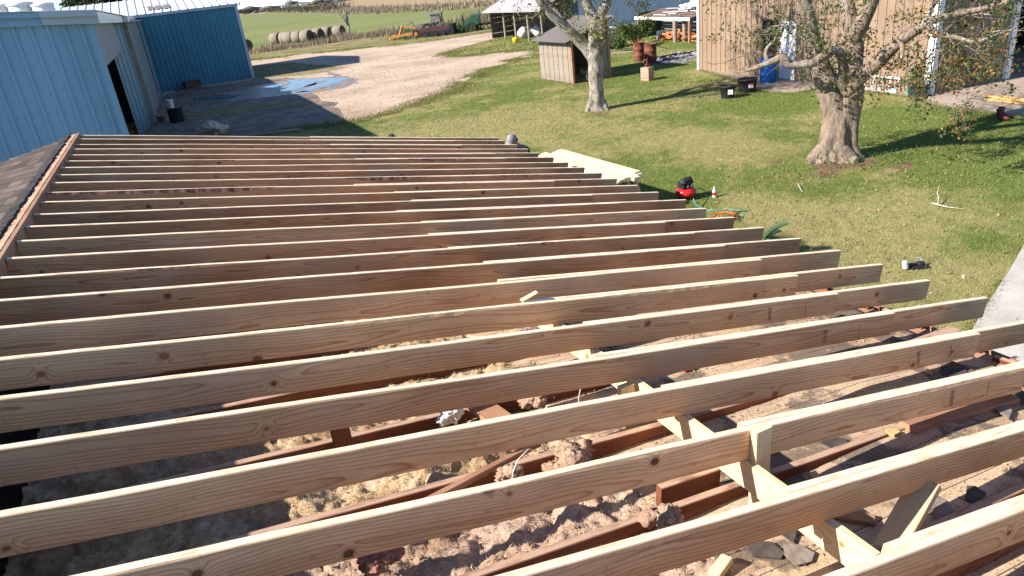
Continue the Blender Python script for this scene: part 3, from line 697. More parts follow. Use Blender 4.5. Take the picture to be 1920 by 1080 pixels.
# old deck left on the eave side
m = NT('old_deck', .9, .15); P_ = m.pos(); s_ = m.n('SeparateXYZ', {0: P_})
bd = m.math('FLOOR', m.math('DIVIDE', s_.outputs[1], .14)); bw = m.n('TexWhiteNoise', {'Vector': m.n('CombineXYZ', {0: bd, 1: 3.0, 2: 0.0}).outputs[0]}).outputs['Value']
c_ = m.ramp(m.noise(m.map(P_, (1.2, 7, 1)), 2.2, 6, .7), [(.3, (.34, .235, .15)), (.5, (.51, .385, .265)), (.7, (.62, .50, .37))])
c_ = m.mix(.5, c_, m.ramp(bw, [(0, (.72, .66, .62)), (1, (1.15,)*3)]), 'MULTIPLY')
dust_or_sun = m.mask(m.noise(P_, 3.4, 6, .7), .50, .62); c_ = m.mix(m.math('MULTIPLY', dust_or_sun, .65), c_, (.55, .41, .24))
dark = m.mask(m.noise(m.map(P_, loc=(5, 2, 0)), 2.6, 5, .62), .53, .58); c_ = m.mix(m.math('MULTIPLY', dark, .8), c_, (.13, .105, .088))
c_ = m.mix(.7, c_, m.ramp(m.noise(P_, 90, 3, .7), [(.32, (.55, .5, .46)), (.68, (1.25,)*3)]), 'MULTIPLY')
fy = m.math('FRACT', m.math('DIVIDE', s_.outputs[1], .14)); c_ = m.mix(m.math('LESS_THAN', fy, .03), c_, (.05, .035, .025))
m.color(c_); m.bump(m.noise(P_, 60, 4, .7), .006, .8); MT['deck'] = m.m
nx, ny = 70, 240; V = []; F = []
for j in range(ny+1):
    y = -4.6+15.1*j/ny; lx = 1.42+.10*noise.noise(Vector((y*1.3, 2, 1)))+.05*noise.noise(Vector((y*7, 2, 5)))
    for i in range(nx+1):
        x = lx+(4.08-lx)*i/nx
        V.append((x, y, deckz(x)+.007*noise.noise(Vector((x*2.5, y*2.5, 1)))+.003*noise.noise(Vector((x*11, y*11, 1)))))
for j in range(ny):
    for i in range(nx): a = j*(nx+1)+i; F.append((a, a+1, a+nx+2, a+nx+1))
o = np_mesh('roof_deck', V, F, MT['deck'], he, k=4); sm = o.modifiers.new('thick', 'SOLIDIFY'); sm.thickness = .02; sm.offset = -1

# ---- insulation between the joists
def insul(name, c1, c2, c3, seedv):
    m = NT(name, .97, .05); o = m.obj()
    f = m.noise(o, 3.5, 5, .65)
    c = m.ramp(f, [(.36, c1), (.5, c2), (.64, c3)])
    c = m.mix(.75, c, m.ramp(m.noise(o, 45, 4, .7), [(.3, (.58, .52, .48)), (.7, (1.25,)*3)]), 'MULTIPLY')
    m.color(c); m.bump(m.noise(o, 70, 5, .75), .02, 1.0); return m.m
MT['ins_pink'] = insul('pink_insulation', (.46, .30, .21), (.62, .445, .325), (.68, .54, .42), 1)
MT['ins_yellow'] = insul('yellow_insulation', (.46, .31, .18), (.60, .44, .26), (.64, .50, .36), 2)
MT['ins_rose'] = insul('rose_insulation', (.40, .20, .15), (.56, .31, .24), (.62, .42, .32), 3)
BAY = []; FIB = []
for n_ in range(-5, 14):
    y0, y1 = 1.96+.57*n_+.022, 1.96+.57*(n_+1)-.022
    if y1 > 10.4: break
    mat = 'ins_pink' if y0 < 2.3 else ('ins_yellow' if y0 < 4.3 else random.choice(['ins_yellow', 'ins_pink']))
    if y0 < .9: mat = 'ins_rose'
    V = []; F = []; fine_ = y0 < 6; nx, ny = (190, 44) if fine_ else (60, 14)
    for j in range(ny+1):
        for i in range(nx+1):
            x = -1.12+2.78*i/nx; y = y0+(y1-y0)*j/ny; q = Vector((x*2.6, y*3.0, n_*1.7))
            h = .055*noise.noise(q)+.07*abs(noise.noise(q*Vector((.8, 1.5, 1)).x*1.1))+.028*abs(noise.noise(q*2.6+Vector((3, 1, 2))))+.026*noise.noise(q*5)+.018*noise.noise(q*11)+.012*noise.noise(q*24)-.02
            cr = abs(noise.noise(Vector((x*2.0+5, y*1.2, n_)))); h -= .035*max(0, 1-cr/.05)
            ed = min(j, ny-j)/ny*2; z = jtop(x)-.088+h*(.5+.5*min(1, ed*3))-.045*max(0, .25-x)
            fade = max(0, (x-1.38)/.28); z = z*(1-fade)+(deckz(x)-.03)*fade if fade > 0 else z
            V.append((x, y, max(z, 2.08)))
    for j in range(ny):
        for i in range(nx): a = j*(nx+1)+i; F.append((a, a+1, a+nx+2, a+nx+1))
    o = np_mesh('insulation_batt', V, F, MT[mat], k=4)
    for p in o.data.polygons: p.use_smooth = True
    if fine_: FIB.append((np.array(V, dtype=np.float32), mat))
    BAY.append((y0, o))
names = ['rose', 'tan pink', 'yellow']
for i, (y0, o) in enumerate([q for q in BAY]):
    colr = {'pink_insulation': 'dusty pink', 'yellow_insulation': 'yellow', 'rose_insulation': 'rose'}[o.data.materials[0].name]
    tag(o, '%s insulation batt in the %s joist bay from the bottom edge of the roof' % (colr, 'first' if i == 0 else ORD[i]), 'insulation', 'insulation batts between the old joists')
# torn fluffy lumps thrown on top
def fluff(px, py, z, r, mat, lab, seed):
    P0 = G(px, py, z); b = MB()
    for i in range(7):
        q = P0+Vector((random.uniform(-1, 1)*r*.9, random.uniform(-.6, .6)*r, random.uniform(-.2, .5)*r))
        k = random.uniform(.4, .75)*r; b.blob(q, (k*1.1, k, k*.8), .75, 4.5, 3, seed+i)
    o = b.build('insulation_lump', MT[mat]); tag(o, lab, 'insulation', 'torn lumps of insulation')
fluff(1080, 862, 2.42, .075, 'ins_pink', 'grey pink torn insulation lump beside the slanted red boards, left of the purlin', 10)
fluff(1045, 880, 2.40, .05, 'ins_pink', 'smaller grey tuft of insulation left of the biggest pink lump', 20)
fluff(1240, 975, 2.42, .06, 'ins_pink', 'tan insulation lump between two red boards left of the purlin', 30)
fluff(1003, 752, 2.42, .055, 'ins_pink', 'pale pink peak of insulation under the fourth rafter', 40)
fluff(950, 886, 2.44, .045, 'ins_pink', 'pale fluffy tuft where a white wire meets the joist', 50)
fluff(715, 1050, 2.50, .06, 'ins_rose', 'rose pink insulation roll end near the bottom edge', 60)
fluff(640, 790, 2.44, .05, 'ins_yellow', 'yellow insulation lump beside the upright red stub', 70)
MT['white_fluff'] = plain('white_fluff', (.72, .70, .68), .95, .2, 14, .01, 60)
b = MB(); P0 = G(848, 782, 2.47)
for i in range(5): b.blob(P0+Vector((random.uniform(-.05, .05), random.uniform(-.02, .02), random.uniform(-.01, .03))), (.035, .022, .028), .8, 5, 3, 90+i)
tag(b.build('crumpled_paper', MT['white_fluff']), 'crumpled white paper lying on the yellow insulation', 'paper')
b = MB(); a = G(960, 905, 2.45); b.tube([a, a+Vector((.01, 0, .05)), a+Vector((.05, .02, .09)), a+Vector((.12, .05, .10)), a+Vector((.17, .08, .05))], .0035, 6)
MT['wire'] = plain('cable', (.62, .58, .50), .5, .1); tag(b.build('cable', MT['wire']), 'stiff pale cable sticking up from pink insulation', 'cable')
b = MB(); a = G(1085, 765, 2.33); b.tube([a, a+Vector((.006, 0, .06)), a+Vector((.022, .0, .12))], .003, 6); tag(b.build('cable', MT['wire']), 'thin straight white cable standing up left of the purlin', 'cable')

# ---- loose old boards and scraps on the deck
def on(px, py, dz=0.0):
    P0 = G(px, py, 2.3)
    for _ in range(6): P0 = G(px, py, (deckz(P0.x) if P0.x > 1.42 else jtop(P0.x)-.06)+dz)
    return P0
def loose(pa, pb, w_, h_, mat, lab, dz=.03, up_=(0, 0, 1), wane=0.0):
    tag(board('loose_board', on(*pa, dz), on(*pb, dz), w_, h_, mat, None, up_, wane), lab, 'board', 'loose old boards')
loose((1235, 930), (1345, 893), .04, .10, 'old_wood', 'red brown joist offcut left of the purlin with its end grain showing', .06)
loose((880, 745), (955, 800), .13, .03, 'old_wood_pale', 'dusty plank lying across the joists beside the white paper', .07)
loose((690, 1000), (1010, 830), .035, .03, 'old_wood_pale', 'long thin batten lying beside a joist in pink insulation', .06)
loose((1655, 668), (1790, 618), .09, .025, 'old_wood', 'rusty red plank under the rafter ends near the eave', .02)
loose((1545, 560), (1650, 540), .09, .025, 'old_wood', 'red plank between rafters near the eave, farthest of the eave scraps', .02)
loose((1895, 745), (1700, 800), .10, .03, 'old_wood_pale', 'grey weathered plank lying by the right edge of the deck', .02)
loose((1640, 975), (1560, 960), .06, .02, 'old_wood_pale', 'short dusty lath right of the purlin on dark deck', .015)
loose((1850, 850), (1990, 790), .09, .035, 'old_wood_pale', 'weathered board beside the right edge between two near rafters', .03)
loose((1700, 1105), (1990, 955), .04, .14, 'old_wood', 'red brown joist in the bottom right corner', .06)
MT['tar'] = plain('tar_paper', (.070, .060, .054), .85, .35, 12, .01)
MT['tar_grey'] = plain('shingle_scrap', (.22, .185, .155), .95, .3, 20, .01)
MT['chip'] = plain('wood_chip', (.52, .36, .17), .85, .2, 20)
ZN = {0: 'close beside the purlin', 1: 'in mid deck', 2: 'towards the eave'}
used = {}
def scrap(x, y, r, mat, word, cat):
    c = Vector((x, y, deckz(x)+.006)); n = random.randint(5, 8); an = random.uniform(0, 6.28)
    ang = sorted(random.uniform(0, 6.28) for _ in range(n)); el = random.uniform(.5, .9)
    if max((ang[(i+1) % n]-ang[i]) % 6.283 for i in range(n)) > 2.6: ang = [6.283*i/n+random.uniform(-.3, .3) for i in range(n)]
    sx, sy = random.uniform(-.06, .06), random.uniform(-.06, .06)
    poly = []
    for a in ang:
        q = Vector((math.cos(a), math.sin(a)*el, 0))*r*random.uniform(.75, 1.15)
        q = Vector((q.x*math.cos(an)-q.y*math.sin(an), q.x*math.sin(an)+q.y*math.cos(an), 0)); q.z = q.x*(sx-.07)+q.y*sy+abs(sx)*r+abs(sy)*r
        poly.append(c+q)
    b = MB(); b.prism(poly, (0, 0, .005 if mat != 'chip' else .014)); o = b.build(word, MT[mat])
    k = max(kk for kk in RY if RY[kk] <= y or kk == -1); zn = 0 if x < 2.4 else (1 if x < 3.3 else 2)
    key = (word, k, zn); used[key] = used.get(key, 0)+1
    wz = {'tar_paper_scrap': 'black torn tar paper scrap', 'shingle_scrap': 'grey shingle scrap', 'wood_chip': 'yellow wood chip'}[word]
    siz = ['', 'second ', 'third ', 'fourth ', 'fifth ', 'sixth '][used[key]-1]
    tag(o, '%s%s behind the %s rafter up, %s' % (siz, wz, ('bottom corner' if k < 0 else ('first' if k == 0 else ORD[k])), ZN[zn]), cat, word.replace('_', ' ')+'s on the deck')
for px, py, r in ((1650, 770, .16), (1560, 835, .10), (1790, 705, .10), (1850, 730, .12), (1590, 905, .06), (1400, 720, .09), (1820, 930, .08), (1705, 985, .05), (1560, 640, .06), (1480, 1005, .06), (1440, 1035, .08), (1870, 640, .07), (1620, 700, .05)):
    P0 = on(px, py); scrap(P0.x, P0.y, r, 'tar', 'tar_paper_scrap', 'tar paper')
for px, py, r in ((1760, 745, .10), (1870, 770, .12), (1760, 960, .12), (1850, 1000, .12), (1500, 1045, .08), (1545, 985, .06), (1330, 760, .06)):
    P0 = on(px, py); scrap(P0.x, P0.y, r, 'tar_grey', 'shingle_scrap', 'shingle scrap')
for px, py, r in ((1672, 815, .038), (1745, 740, .045), (1890, 750, .05), (1740, 702, .03), (1840, 748, .03), (1525, 895, .03), (1610, 745, .025)):
    P0 = on(px, py); scrap(P0.x, P0.y, r, 'chip', 'wood_chip', 'wood chip')
# sawdust, chips and nails: nobody could count these
n = 9000; X = np.random.uniform(1.5, 4.05, n); Y = np.random.uniform(-.2, 6.5, n); kk = vnoise(X, Y, 1.7, 21)+.25*np.random.rand(n) > .62; X, Y = X[kk], Y[kk]
Z = np.array([deckz(x) for x in X])+.004; N = len(X); Z = Z.astype(np.float32)
C = pick([(.52, .38, .20), (.44, .30, .16), (.09, .075, .07), (.28, .12, .06), (.60, .47, .27)], np.random.randint(0, 5, N))*np.random.uniform(.7, 1.2, (N, 1))
o = blades('sawdust', np.stack([X, Y], 1), np.random.uniform(.002, .010, N), np.random.uniform(.004, .028, N), C.astype(np.float32), 2.0, Z); o['kind'] = 'stuff'
for Vv, mt_ in FIB:                                   # loose glass fibres standing off each batt
    Vv = Vv[(Vv[:, 0] > -.5) & (Vv[:, 0] < 1.5)]; ix = np.random.randint(0, len(Vv), 5200); Q = Vv[ix]+np.random.randn(5200, 3).astype(np.float32)*.006
    pal = {'ins_pink': [(.60, .45, .35), (.52, .37, .28), (.68, .56, .45)], 'ins_yellow': [(.58, .44, .22), (.62, .50, .32), (.50, .36, .17)], 'ins_rose': [(.56, .31, .24), (.62, .42, .33), (.5, .28, .2)]}[mt_]
    C = pick(pal, np.random.randint(0, 3, 5200))*np.random.uniform(.8, 1.15, (5200, 1))
    o = blades('glass_fibres', Q[:, :2], np.random.uniform(.006, .020, 5200), np.random.uniform(.0015, .006, 5200), C.astype(np.float32), 1.8, Q[:, 2]-.004); o['kind'] = 'stuff'
n = 900; X = np.random.uniform(-.6, 1.5, n); Y = np.random.uniform(.3, 5.5, n); Z = np.array([jtop(x) for x in X])-.10+np.random.rand(n)*.05
C = pick([(.55, .42, .25), (.36, .25, .16), (.62, .52, .40), (.22, .13, .08)], np.random.randint(0, 4, n))*np.random.uniform(.7, 1.2, (n, 1))
o = blades('fibre_crumbs', np.stack([X, Y], 1), np.random.uniform(.004, .02, n), np.random.uniform(.004, .02, n), C.astype(np.float32), 2.0, Z.astype(np.float32)); o['kind'] = 'stuff'
MT['red_plastic'] = plain('red_plastic', (.55, .02, .03), .4, .1)
b = MB(); P0 = on(1290, 694, .01); b.box(P0, (.05, .018, .014)); b.box(P0+Vector((.03, .012, .004)), (.02, .03, .01)); tag(b.build('marker_pen', MT['red_plastic']), 'small bright red marker lying on the sawdust covered deck', 'marker')
# ================================================================ THE METAL BUILDINGS
def metal(name, c, rough=.45, dirt=(.25, .2, .15), amt=.25):
    m = NT(name, rough, .4); P_ = m.pos()
    cc = m.ramp(m.noise(m.map(P_, (1, 1, .25)), .9, 5, .6), [(.3, tuple(x*.86 for x in c)), (.7, tuple(min(1, x*1.1) for x in c))])
    st = m.mask(m.noise(m.map(P_, (5, 5, .5)), 1.0, 5, .65), .55, .75); cc = m.mix(m.math('MULTIPLY', st, amt), cc, dirt)
    z = m.n('SeparateXYZ', {0: P_}).outputs[2]; lo = m.math('MULTIPLY', m.mask(m.math('ADD', z, m.math('MULTIPLY', m.noise(P_, 1.5, 4), .8)), 1.1, .4), .5)
    cc = m.mix(lo, cc, dirt); m.color(cc); m.bump(m.noise(P_, 1.6, 2), .01, .25); return m.m
MT['pale_blue'] = metal('pale_blue_metal', (.20, .365, .51), .45, (.30, .38, .42), .3)
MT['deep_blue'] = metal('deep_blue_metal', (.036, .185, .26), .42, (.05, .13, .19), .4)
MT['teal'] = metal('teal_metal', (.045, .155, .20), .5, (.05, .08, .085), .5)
MT['white_metal'] = metal('white_metal', (.66, .66, .64), .4, (.36, .30, .24), .35)
MT['trim'] = metal('pale_trim', (.36, .45, .51), .45, (.3, .28, .25), .4)
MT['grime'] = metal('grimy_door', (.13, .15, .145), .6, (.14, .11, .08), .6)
MT['tanpost'] = plain('tan_post', (.33, .25, .18), .8, .25, 5)
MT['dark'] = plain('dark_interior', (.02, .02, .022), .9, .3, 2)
MT['black'] = plain('black_rubber', (.022, .022, .024), .6, .3, 6)
MT['screws'] = plain('rusty_screws', (.08, .05, .04), .7, .2)

def ribbed(b, A, B, z0, z1, pitch=.305, rh=.03, rw=.05, out=(0, -1, 0), top=None):
    """metal sheet wall from A to B (plan) with trapezoid ribs standing out along `out`"""
    A = Vector((A[0], A[1], 0)); B = Vector((B[0], B[1], 0)); L = (B-A).length; t = (B-A)/L; out = Vector(out)
    prof = [(0, 0)]; s = pitch*.5
    while s < L-rw:
        prof += [(s-rw*.8, 0), (s-rw*.35, rh), (s+rw*.35, rh), (s+rw*.8, 0)]; s += pitch
    prof.append((L, 0)); vs = []
    for (s, h) in prof:
        p = A+t*s+out*h; zt = top(s/L) if top else z1
        vs += [(p.x, p.y, z0), (p.x, p.y, zt)]
    fs = [(i*2, i*2+2, i*2+3, i*2+1) for i in range(len(prof)-1)]
    if t.cross(Vector((0, 0, 1))).dot(out) < 0: fs = [f[::-1] for f in fs]
    return b.add(vs, fs)
def ribbed_roof(b, corners, n, rh=.04, rw=.06):
    """corners: eave a, eave b, ridge b, ridge a; ribs run from eave to ridge"""
    a, bb, c, d = [Vector(p) for p in corners]; nrm = (bb-a).cross(d-a).normalized()
    if nrm.z < 0: nrm = -nrm
    L = (bb-a).length; prof = [(0, 0)]
    for i in range(n):
        s = (i+.5)/n; q = rw/L; prof += [(s-q*.8, 0), (s-q*.35, rh), (s+q*.35, rh), (s+q*.8, 0)]
    prof.append((1, 0)); vs = []
    for s, h in prof: vs += [a.lerp(bb, s)+nrm*h, d.lerp(c, s)+nrm*h]
    fs = [(i*2, i*2+2, i*2+3, i*2+1) for i in range(len(prof)-1)]
    return b.add(vs, fs)

# ---- near pale blue building
NY, NX = 18.5, -1.10
def NZ(x): return 4.615+(NX-x)*.09
ne = empty('metal_barn', (-7, 25, 0), 'near pale blue ribbed metal barn with white stepped fascia, left edge of photo', 'barn')
b = MB(); ribbed(b, (-14, NY), (NX-.12, NY), 0, 4.66, .305, .045, .07, (0, -1, 0), top=lambda s: NZ(-14+s*(14+NX-.12))); b.build('front_wall', MT['pale_blue'], ne)
b = MB(); b.box((NX-.06, NY-.005, 2.33), (.14, .05, 4.66)); b.build('corner_trim', MT['pale_blue'], ne)
b = MB()
for z in (1.4, 2.9):
    x = -13.9
    while x < NX-.2:
        b.lathe((x, NY-.034, z+random.uniform(-.008, .008)), [(.008, 0), (.008, .016)], 6); x += .305/2
b.build('screws', MT['screws'], ne)
b = MB(); b.bar((-14.2, NY-.06, NZ(-14.2)+.06), (-2.0, NY-.06, NZ(-2.0)+.06), .12, .20); b.bar((-14.2, NY-.12, NZ(-14.2)+.175), (-2.0, NY-.12, NZ(-2.0)+.175), .2, .10); b.build('fascia', MT['pale_blue'], ne)
b = MB(); b.bar((-1.99, NY-.15, NZ(-1.99)+.178), (NX+.16, NY-.15, NZ(NX+.16)+.178), .26, .11); b.bar((-1.99, NY-.09, NZ(-1.99)+.06), (NX+.14, NY-.09, NZ(NX+.14)+.06), .18, .17); b.build('fascia', MT['trim'], ne)
b = MB(); b.prism([(NX+.15, NY-.25, NZ(NX+.15)+.236), (-14.2, NY-.25, NZ(-14.2)+.236), (-14.2, 54.9, NZ(-14.2)+.236), (NX+.3, 54.9, NZ(NX+.15)+.236)], (0, 0, .02)); b.build('roof', MT['white_metal'], ne)
b = MB(); b.box((NX+.07, NY+8.1, 4.70), (.16, 16.3, .24)); b.box((NX+.25, 45.0, 4.70), (.16, 20.0, .24)); b.build('eave_trim', MT['white_metal'], ne)
b = MB(); ribbed(b, (NX, NY+.03), (NX, 27.2), 3.72, 4.66, .32, .03, .05, (1, 0, 0)); MT['header'] = metal('stained_panel', (.33, .34, .37), .5, (.22, .17, .14), .5); b.build('header_panel', MT['header'], ne)
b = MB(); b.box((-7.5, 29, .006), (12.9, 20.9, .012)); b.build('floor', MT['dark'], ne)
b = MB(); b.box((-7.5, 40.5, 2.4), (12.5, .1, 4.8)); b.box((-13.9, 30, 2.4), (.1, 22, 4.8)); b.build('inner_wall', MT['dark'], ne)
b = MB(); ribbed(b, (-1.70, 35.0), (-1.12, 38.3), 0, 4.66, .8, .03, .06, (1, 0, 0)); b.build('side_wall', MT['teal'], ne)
b = MB(); b.box((-1.04, 38.5, 2.33), (.20, .34, 4.66)); b.build('door_post', MT['tanpost'], ne)
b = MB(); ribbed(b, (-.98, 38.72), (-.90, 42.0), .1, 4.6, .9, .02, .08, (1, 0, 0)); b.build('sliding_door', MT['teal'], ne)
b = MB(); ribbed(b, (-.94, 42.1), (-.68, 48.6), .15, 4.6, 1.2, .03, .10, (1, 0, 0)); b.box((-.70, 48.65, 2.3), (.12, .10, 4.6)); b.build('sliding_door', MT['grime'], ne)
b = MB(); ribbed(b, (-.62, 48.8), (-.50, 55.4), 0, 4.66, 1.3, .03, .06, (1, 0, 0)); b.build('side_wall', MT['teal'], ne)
b = MB(); b.bar((-.78, 38.9, 4.62), (-.45, 54, 4.62), .08, .10); b.build('door_rail', MT['grime'], ne)
for (px, r, hh, lab) in ((2, .30, .42, 'white round roof vent cut by the left edge of the photo'), (40, .40, .46, 'widest white round roof vent, in the middle of three'), (82, .36, .42, 'white round roof vent nearest the evergreen tree')):
    P0 = D(px, 17, depth((-3.6, 30, 5.3))); vz = NZ(P0.x)+.25; e = empty('roof_vent', (P0.x, P0.y, vz), lab, 'roof vent', 'roof vents on the pale barn')
    b = MB(); b.lathe((P0.x, P0.y, vz), [(r*.92, 0), (r*.92, hh*.78), (r*.75, hh*.8)], 24); b.build('drum', MT['white_metal'], e)
    b = MB(); b.lathe((P0.x, P0.y, vz+hh*.80), [(r, 0), (r*1.0, hh*.12), (r*.6, hh*.2), (0, hh*.22)], 24); b.build('cap', MT['white_metal'], e)

# ---- far deep blue building
FY, FX = 55.42, 5.63
fe = empty('metal_barn', (-3, 61, 0), 'deep blue metal barn with white ribbed roof at the end of the yard', 'barn')
b = MB(); ribbed(b, (-.45, FY), (FX-.1, FY), 0, 4.86, .305, .035, .07, (0, -1, 0)); b.build('front_wall', MT['deep_blue'], fe)
b = MB(); ribbed(b, (FX, FY), (FX, 68), 0, 4.86, .305, .035, .07, (1, 0, 0), top=lambda s: 4.86+1.08*(1-abs(2*s-1))); b.build('gable_wall', MT['deep_blue'], fe)
b = MB(); b.box((FX-.03, FY-.02, 2.43), (.20, .14, 4.86)); b.build('corner_trim', MT['trim'], fe)
b = MB(); b.prism([(-18, FY+.1, 0), (FX-.1, FY+.1, 0), (FX-.1, FY+.1, 4.8), (-18, FY+.1, 4.8)], (0, .1, 0)); b.box((-8, 67.9, 2.4), (27, .1, 4.8)); b.build('inner_wall', MT['dark'], fe)
b = MB(); b.box((-5.5, FY-.10, 4.88), (22.5, .18, .18)); b.build('gutter', MT['trim'], fe)
b = MB(); ribbed_roof(b, [(-18, FY-.22, 4.95), (FX+.22, FY-.22, 4.95), (FX+.22, 61.7, 6.04), (-18, 61.7, 6.04)], 46, .05, .07)
ribbed_roof(b, [(FX+.22, 68.2, 4.95), (-18, 68.2, 4.95), (-18, 61.7, 6.04), (FX+.22, 61.7, 6.04)], 40, .05, .07); b.build('roof', MT['white_metal'], fe)
b = MB(); b.bar((FX+.24, FY-.3, 4.92), (FX+.24, 61.7, 6.02), .06, .2); b.bar((FX+.24, 68.2, 4.92), (FX+.24, 61.7, 6.02), .06, .2); b.build('rake_trim', MT['trim'], fe)
b = MB()
for i in range(3): b.box((.32+i*.50, FY+1.55, 5.31), (.36, 1.5, .03), Euler((math.atan(.1735), 0, 0)).to_matrix())
MT['skylight'] = plain('weathered_skylight', (.20, .18, .18), .5, .4, 5); b.build('skylight', MT['skylight'], fe)
# things standing along the blue wall and by the sliding doors
e = empty('workbench', G(352, 160), 'dark steel frame bench leaning by the deep blue wall', 'bench'); P0 = Vector(e.location)
for dx in (-.55, .55):
    for dy in (-.2, .2):
        b = MB(); b.bar(P0+Vector((dx, dy, 0)), P0+Vector((dx*.9, dy, 1.25)), .05, .05); b.build('leg', MT['dark'], e)
b = MB(); b.box(P0+Vector((0, 0, 1.28)), (1.3, .55, .06)); b.build('top', MT['dark'], e)
b = MB(); b.box(P0+Vector((0, 0, .55)), (1.15, .45, .04)); b.build('shelf', MT['dark'], e)
P0 = G(362, 165); b = MB(); R_ = Euler((0, 0, .2)).to_matrix()
b.box(P0+Vector((0, 0, .25)), (.95, .6, .5), R_)
for i in range(4): b.box(P0+R_@Vector((0, -.315, .08+i*.115)), (.97, .02, .09), R_)
MT['rust_brown'] = plain('rust_brown', (.12, .055, .035), .8, .4, 5); tag(b.build('crate', MT['rust_brown']), 'low reddish brown slatted crate in the shade before the deep blue wall', 'crate')
P0 = G(318, 166); b = MB(); b.lathe(P0, [(.30, 0), (.34, .45), (.36, .47), (.30, .47), (.27, .1), (0, .1)], 16); tag(b.build('tub', MT['dark']), 'dark open tub at the inside corner of the blue barns', 'tub')
P0 = G(335, 165); b = MB(); b.box(P0+Vector((0, 0, .2)), (.6, .5, .4), Euler((0, 0, .5)).to_matrix()); b.box(P0+Vector((.05, 0, .48)), (.4, .35, .16), Euler((0, 0, .2)).to_matrix()); tag(b.build('crate', MT['dark']), 'dark stacked box beside the reddish slatted crate', 'crate')
P0 = G(334, 229); e = empty('tub', P0, 'black barrel cut down as a stand, outside the sliding doors', 'tub')
b = MB(); b.lathe(P0, [(.30, 0), (.33, .05), (.33, .62), (.345, .64), (.345, .67), (.0, .67)], 20); b.build('shell', MT['black'], e)
e = empty('bucket', P0+Vector((-.10, .05, .68)), 'white plastic bucket standing on the black barrel by the barn door', 'bucket'); q = Vector(e.location)
b = MB(); b.lathe(q, [(.12, 0), (.15, .34), (.16, .35), (.16, .38), (.14, .38), (.115, .03), (0, .03)], 18); b.build('pail', MT['white_paint'], e)
b = MB(); b.tube([q+Vector((.15*math.cos(a), -.02-.06*math.sin(a), .30-.10*math.sin(a))) for a in np.linspace(0, math.pi, 9)], .006, 5); b.build('handle', MT['screws'], e)
P0 = G(308, 228); b = MB(); b.tube([P0+Vector((0, 0, .12)), P0+Vector((-.25, .5, .14)), P0+Vector((-.5, 1.4, .5)), P0+Vector((-.75, 2.3, 1.5))], .05, 7); b.lathe(P0+Vector((-.05, 0, 0)), [(.16, .0), (.18, .22), (.06, .3)], 12)
tag(b.build('gate_pipe', MT['rust_brown']), 'rusty pipe leaning on the tan door post of the near barn', 'pipe')
# things just beyond the far end of the roof
P0 = G(404, 254); b = MB()
for i in range(6): b.blob(P0+Vector((random.uniform(-.35, .35), random.uniform(-.25, .25), .16+.06*i)), (.30, .24, .18), .5, 3, 3, 200+i)
MT['sack'] = plain('pale_sacking', (.50, .46, .34), .9, .25, 6, .02); tag(b.build('sack', MT['sack']), 'pile of pale feed sacking on the ground in the barn shadow', 'sack')
P0 = G(387, 256); b = MB(); b.lathe(P0, [(.09, 0), (.10, .30), (.07, .34)], 12); tag(b.build('jug', MT['white_paint']), 'small white jug beside the pale sacking', 'jug')
o = board('loose_board', G(468, 254, .06), G(560, 243, .06), .14, .04, 'grey_wood', wane=0); tag(o, 'long pale board lying on the shaded ground beyond the far gable', 'board')

# ================================================================ BALES AND FARM MACHINES
m = NT('hay_netting', .95, .05); o_ = m.obj()
c_ = m.ramp(m.noise(m.map(o_, (6, 1, 1)), 3.0, 5, .65), [(.3, (.155, .13, .095)), (.5, (.235, .205, .155)), (.7, (.30, .27, .215))]); m.color(c_); m.bump(m.noise(o_, 40, 4), .03); MT['hay'] = m.m
m = NT('hay_end', .98, .05); o_ = m.obj(); s_ = m.n('SeparateXYZ', {0: o_})
rr = m.math('SQRT', m.math('ADD', m.math('MULTIPLY', s_.outputs[1], s_.outputs[1]), m.math('MULTIPLY', s_.outputs[2], s_.outputs[2])))
c_ = m.ramp(m.math('FRACT', m.math('ADD', m.math('MULTIPLY', rr, 7), m.noise(o_, 6, 4))), [(.2, (.06, .045, .03)), (.8, (.13, .10, .065))]); m.color(c_); m.bump(m.noise(o_, 30, 4), .04); MT['hay_end'] = m.m
BR_, BL = .72, 1.28
def bale_mesh():
    b = MB(); n = 28; prof = [(0, BL/2-.02), (.3, BL/2), (BR_-.06, BL/2), (BR_, BL/2-.06), (BR_+.005, 0), (BR_, -BL/2+.06), (BR_-.06, -BL/2), (.3, -BL/2), (0, -BL/2+.02)]
    vs = []; fs = []
    for r, x in prof:
        for k in range(n):
            a = 2*math.pi*k/n; rr_ = r*(1+.02*noise.noise(Vector((math.cos(a)*2, math.sin(a)*2, x*2)))); zz = rr_*math.sin(a)
            vs.append((x, rr_*math.cos(a), max(zz, -BR_*.93)))
    for i in range(len(prof)-1):
        for k in range(n): fs.append((i*n+k, i*n+(k+1) % n, (i+1)*n+(k+1) % n, (i+1)*n+k))
    me = bpy.data.meshes.new('hay_bale'); me.from_pydata(vs, [], fs)
    mi = [1 if (i//n < 2 or i//n > 5) else 0 for i in range(len(fs))]; me.polygons.foreach_set('material_index', mi); me.polygons.foreach_set('use_smooth', [True]*len(fs))
    me.materials.append(MT['hay']); me.materials.append(MT['hay_end']); return me
BM_ = bale_mesh(); ax = Vector((-.64, .77, 0)).normalized(); rz_ = math.atan2(ax.y, ax.x)
ROWN = ['nearest', 'second', 'third', 'fourth', 'farthest']
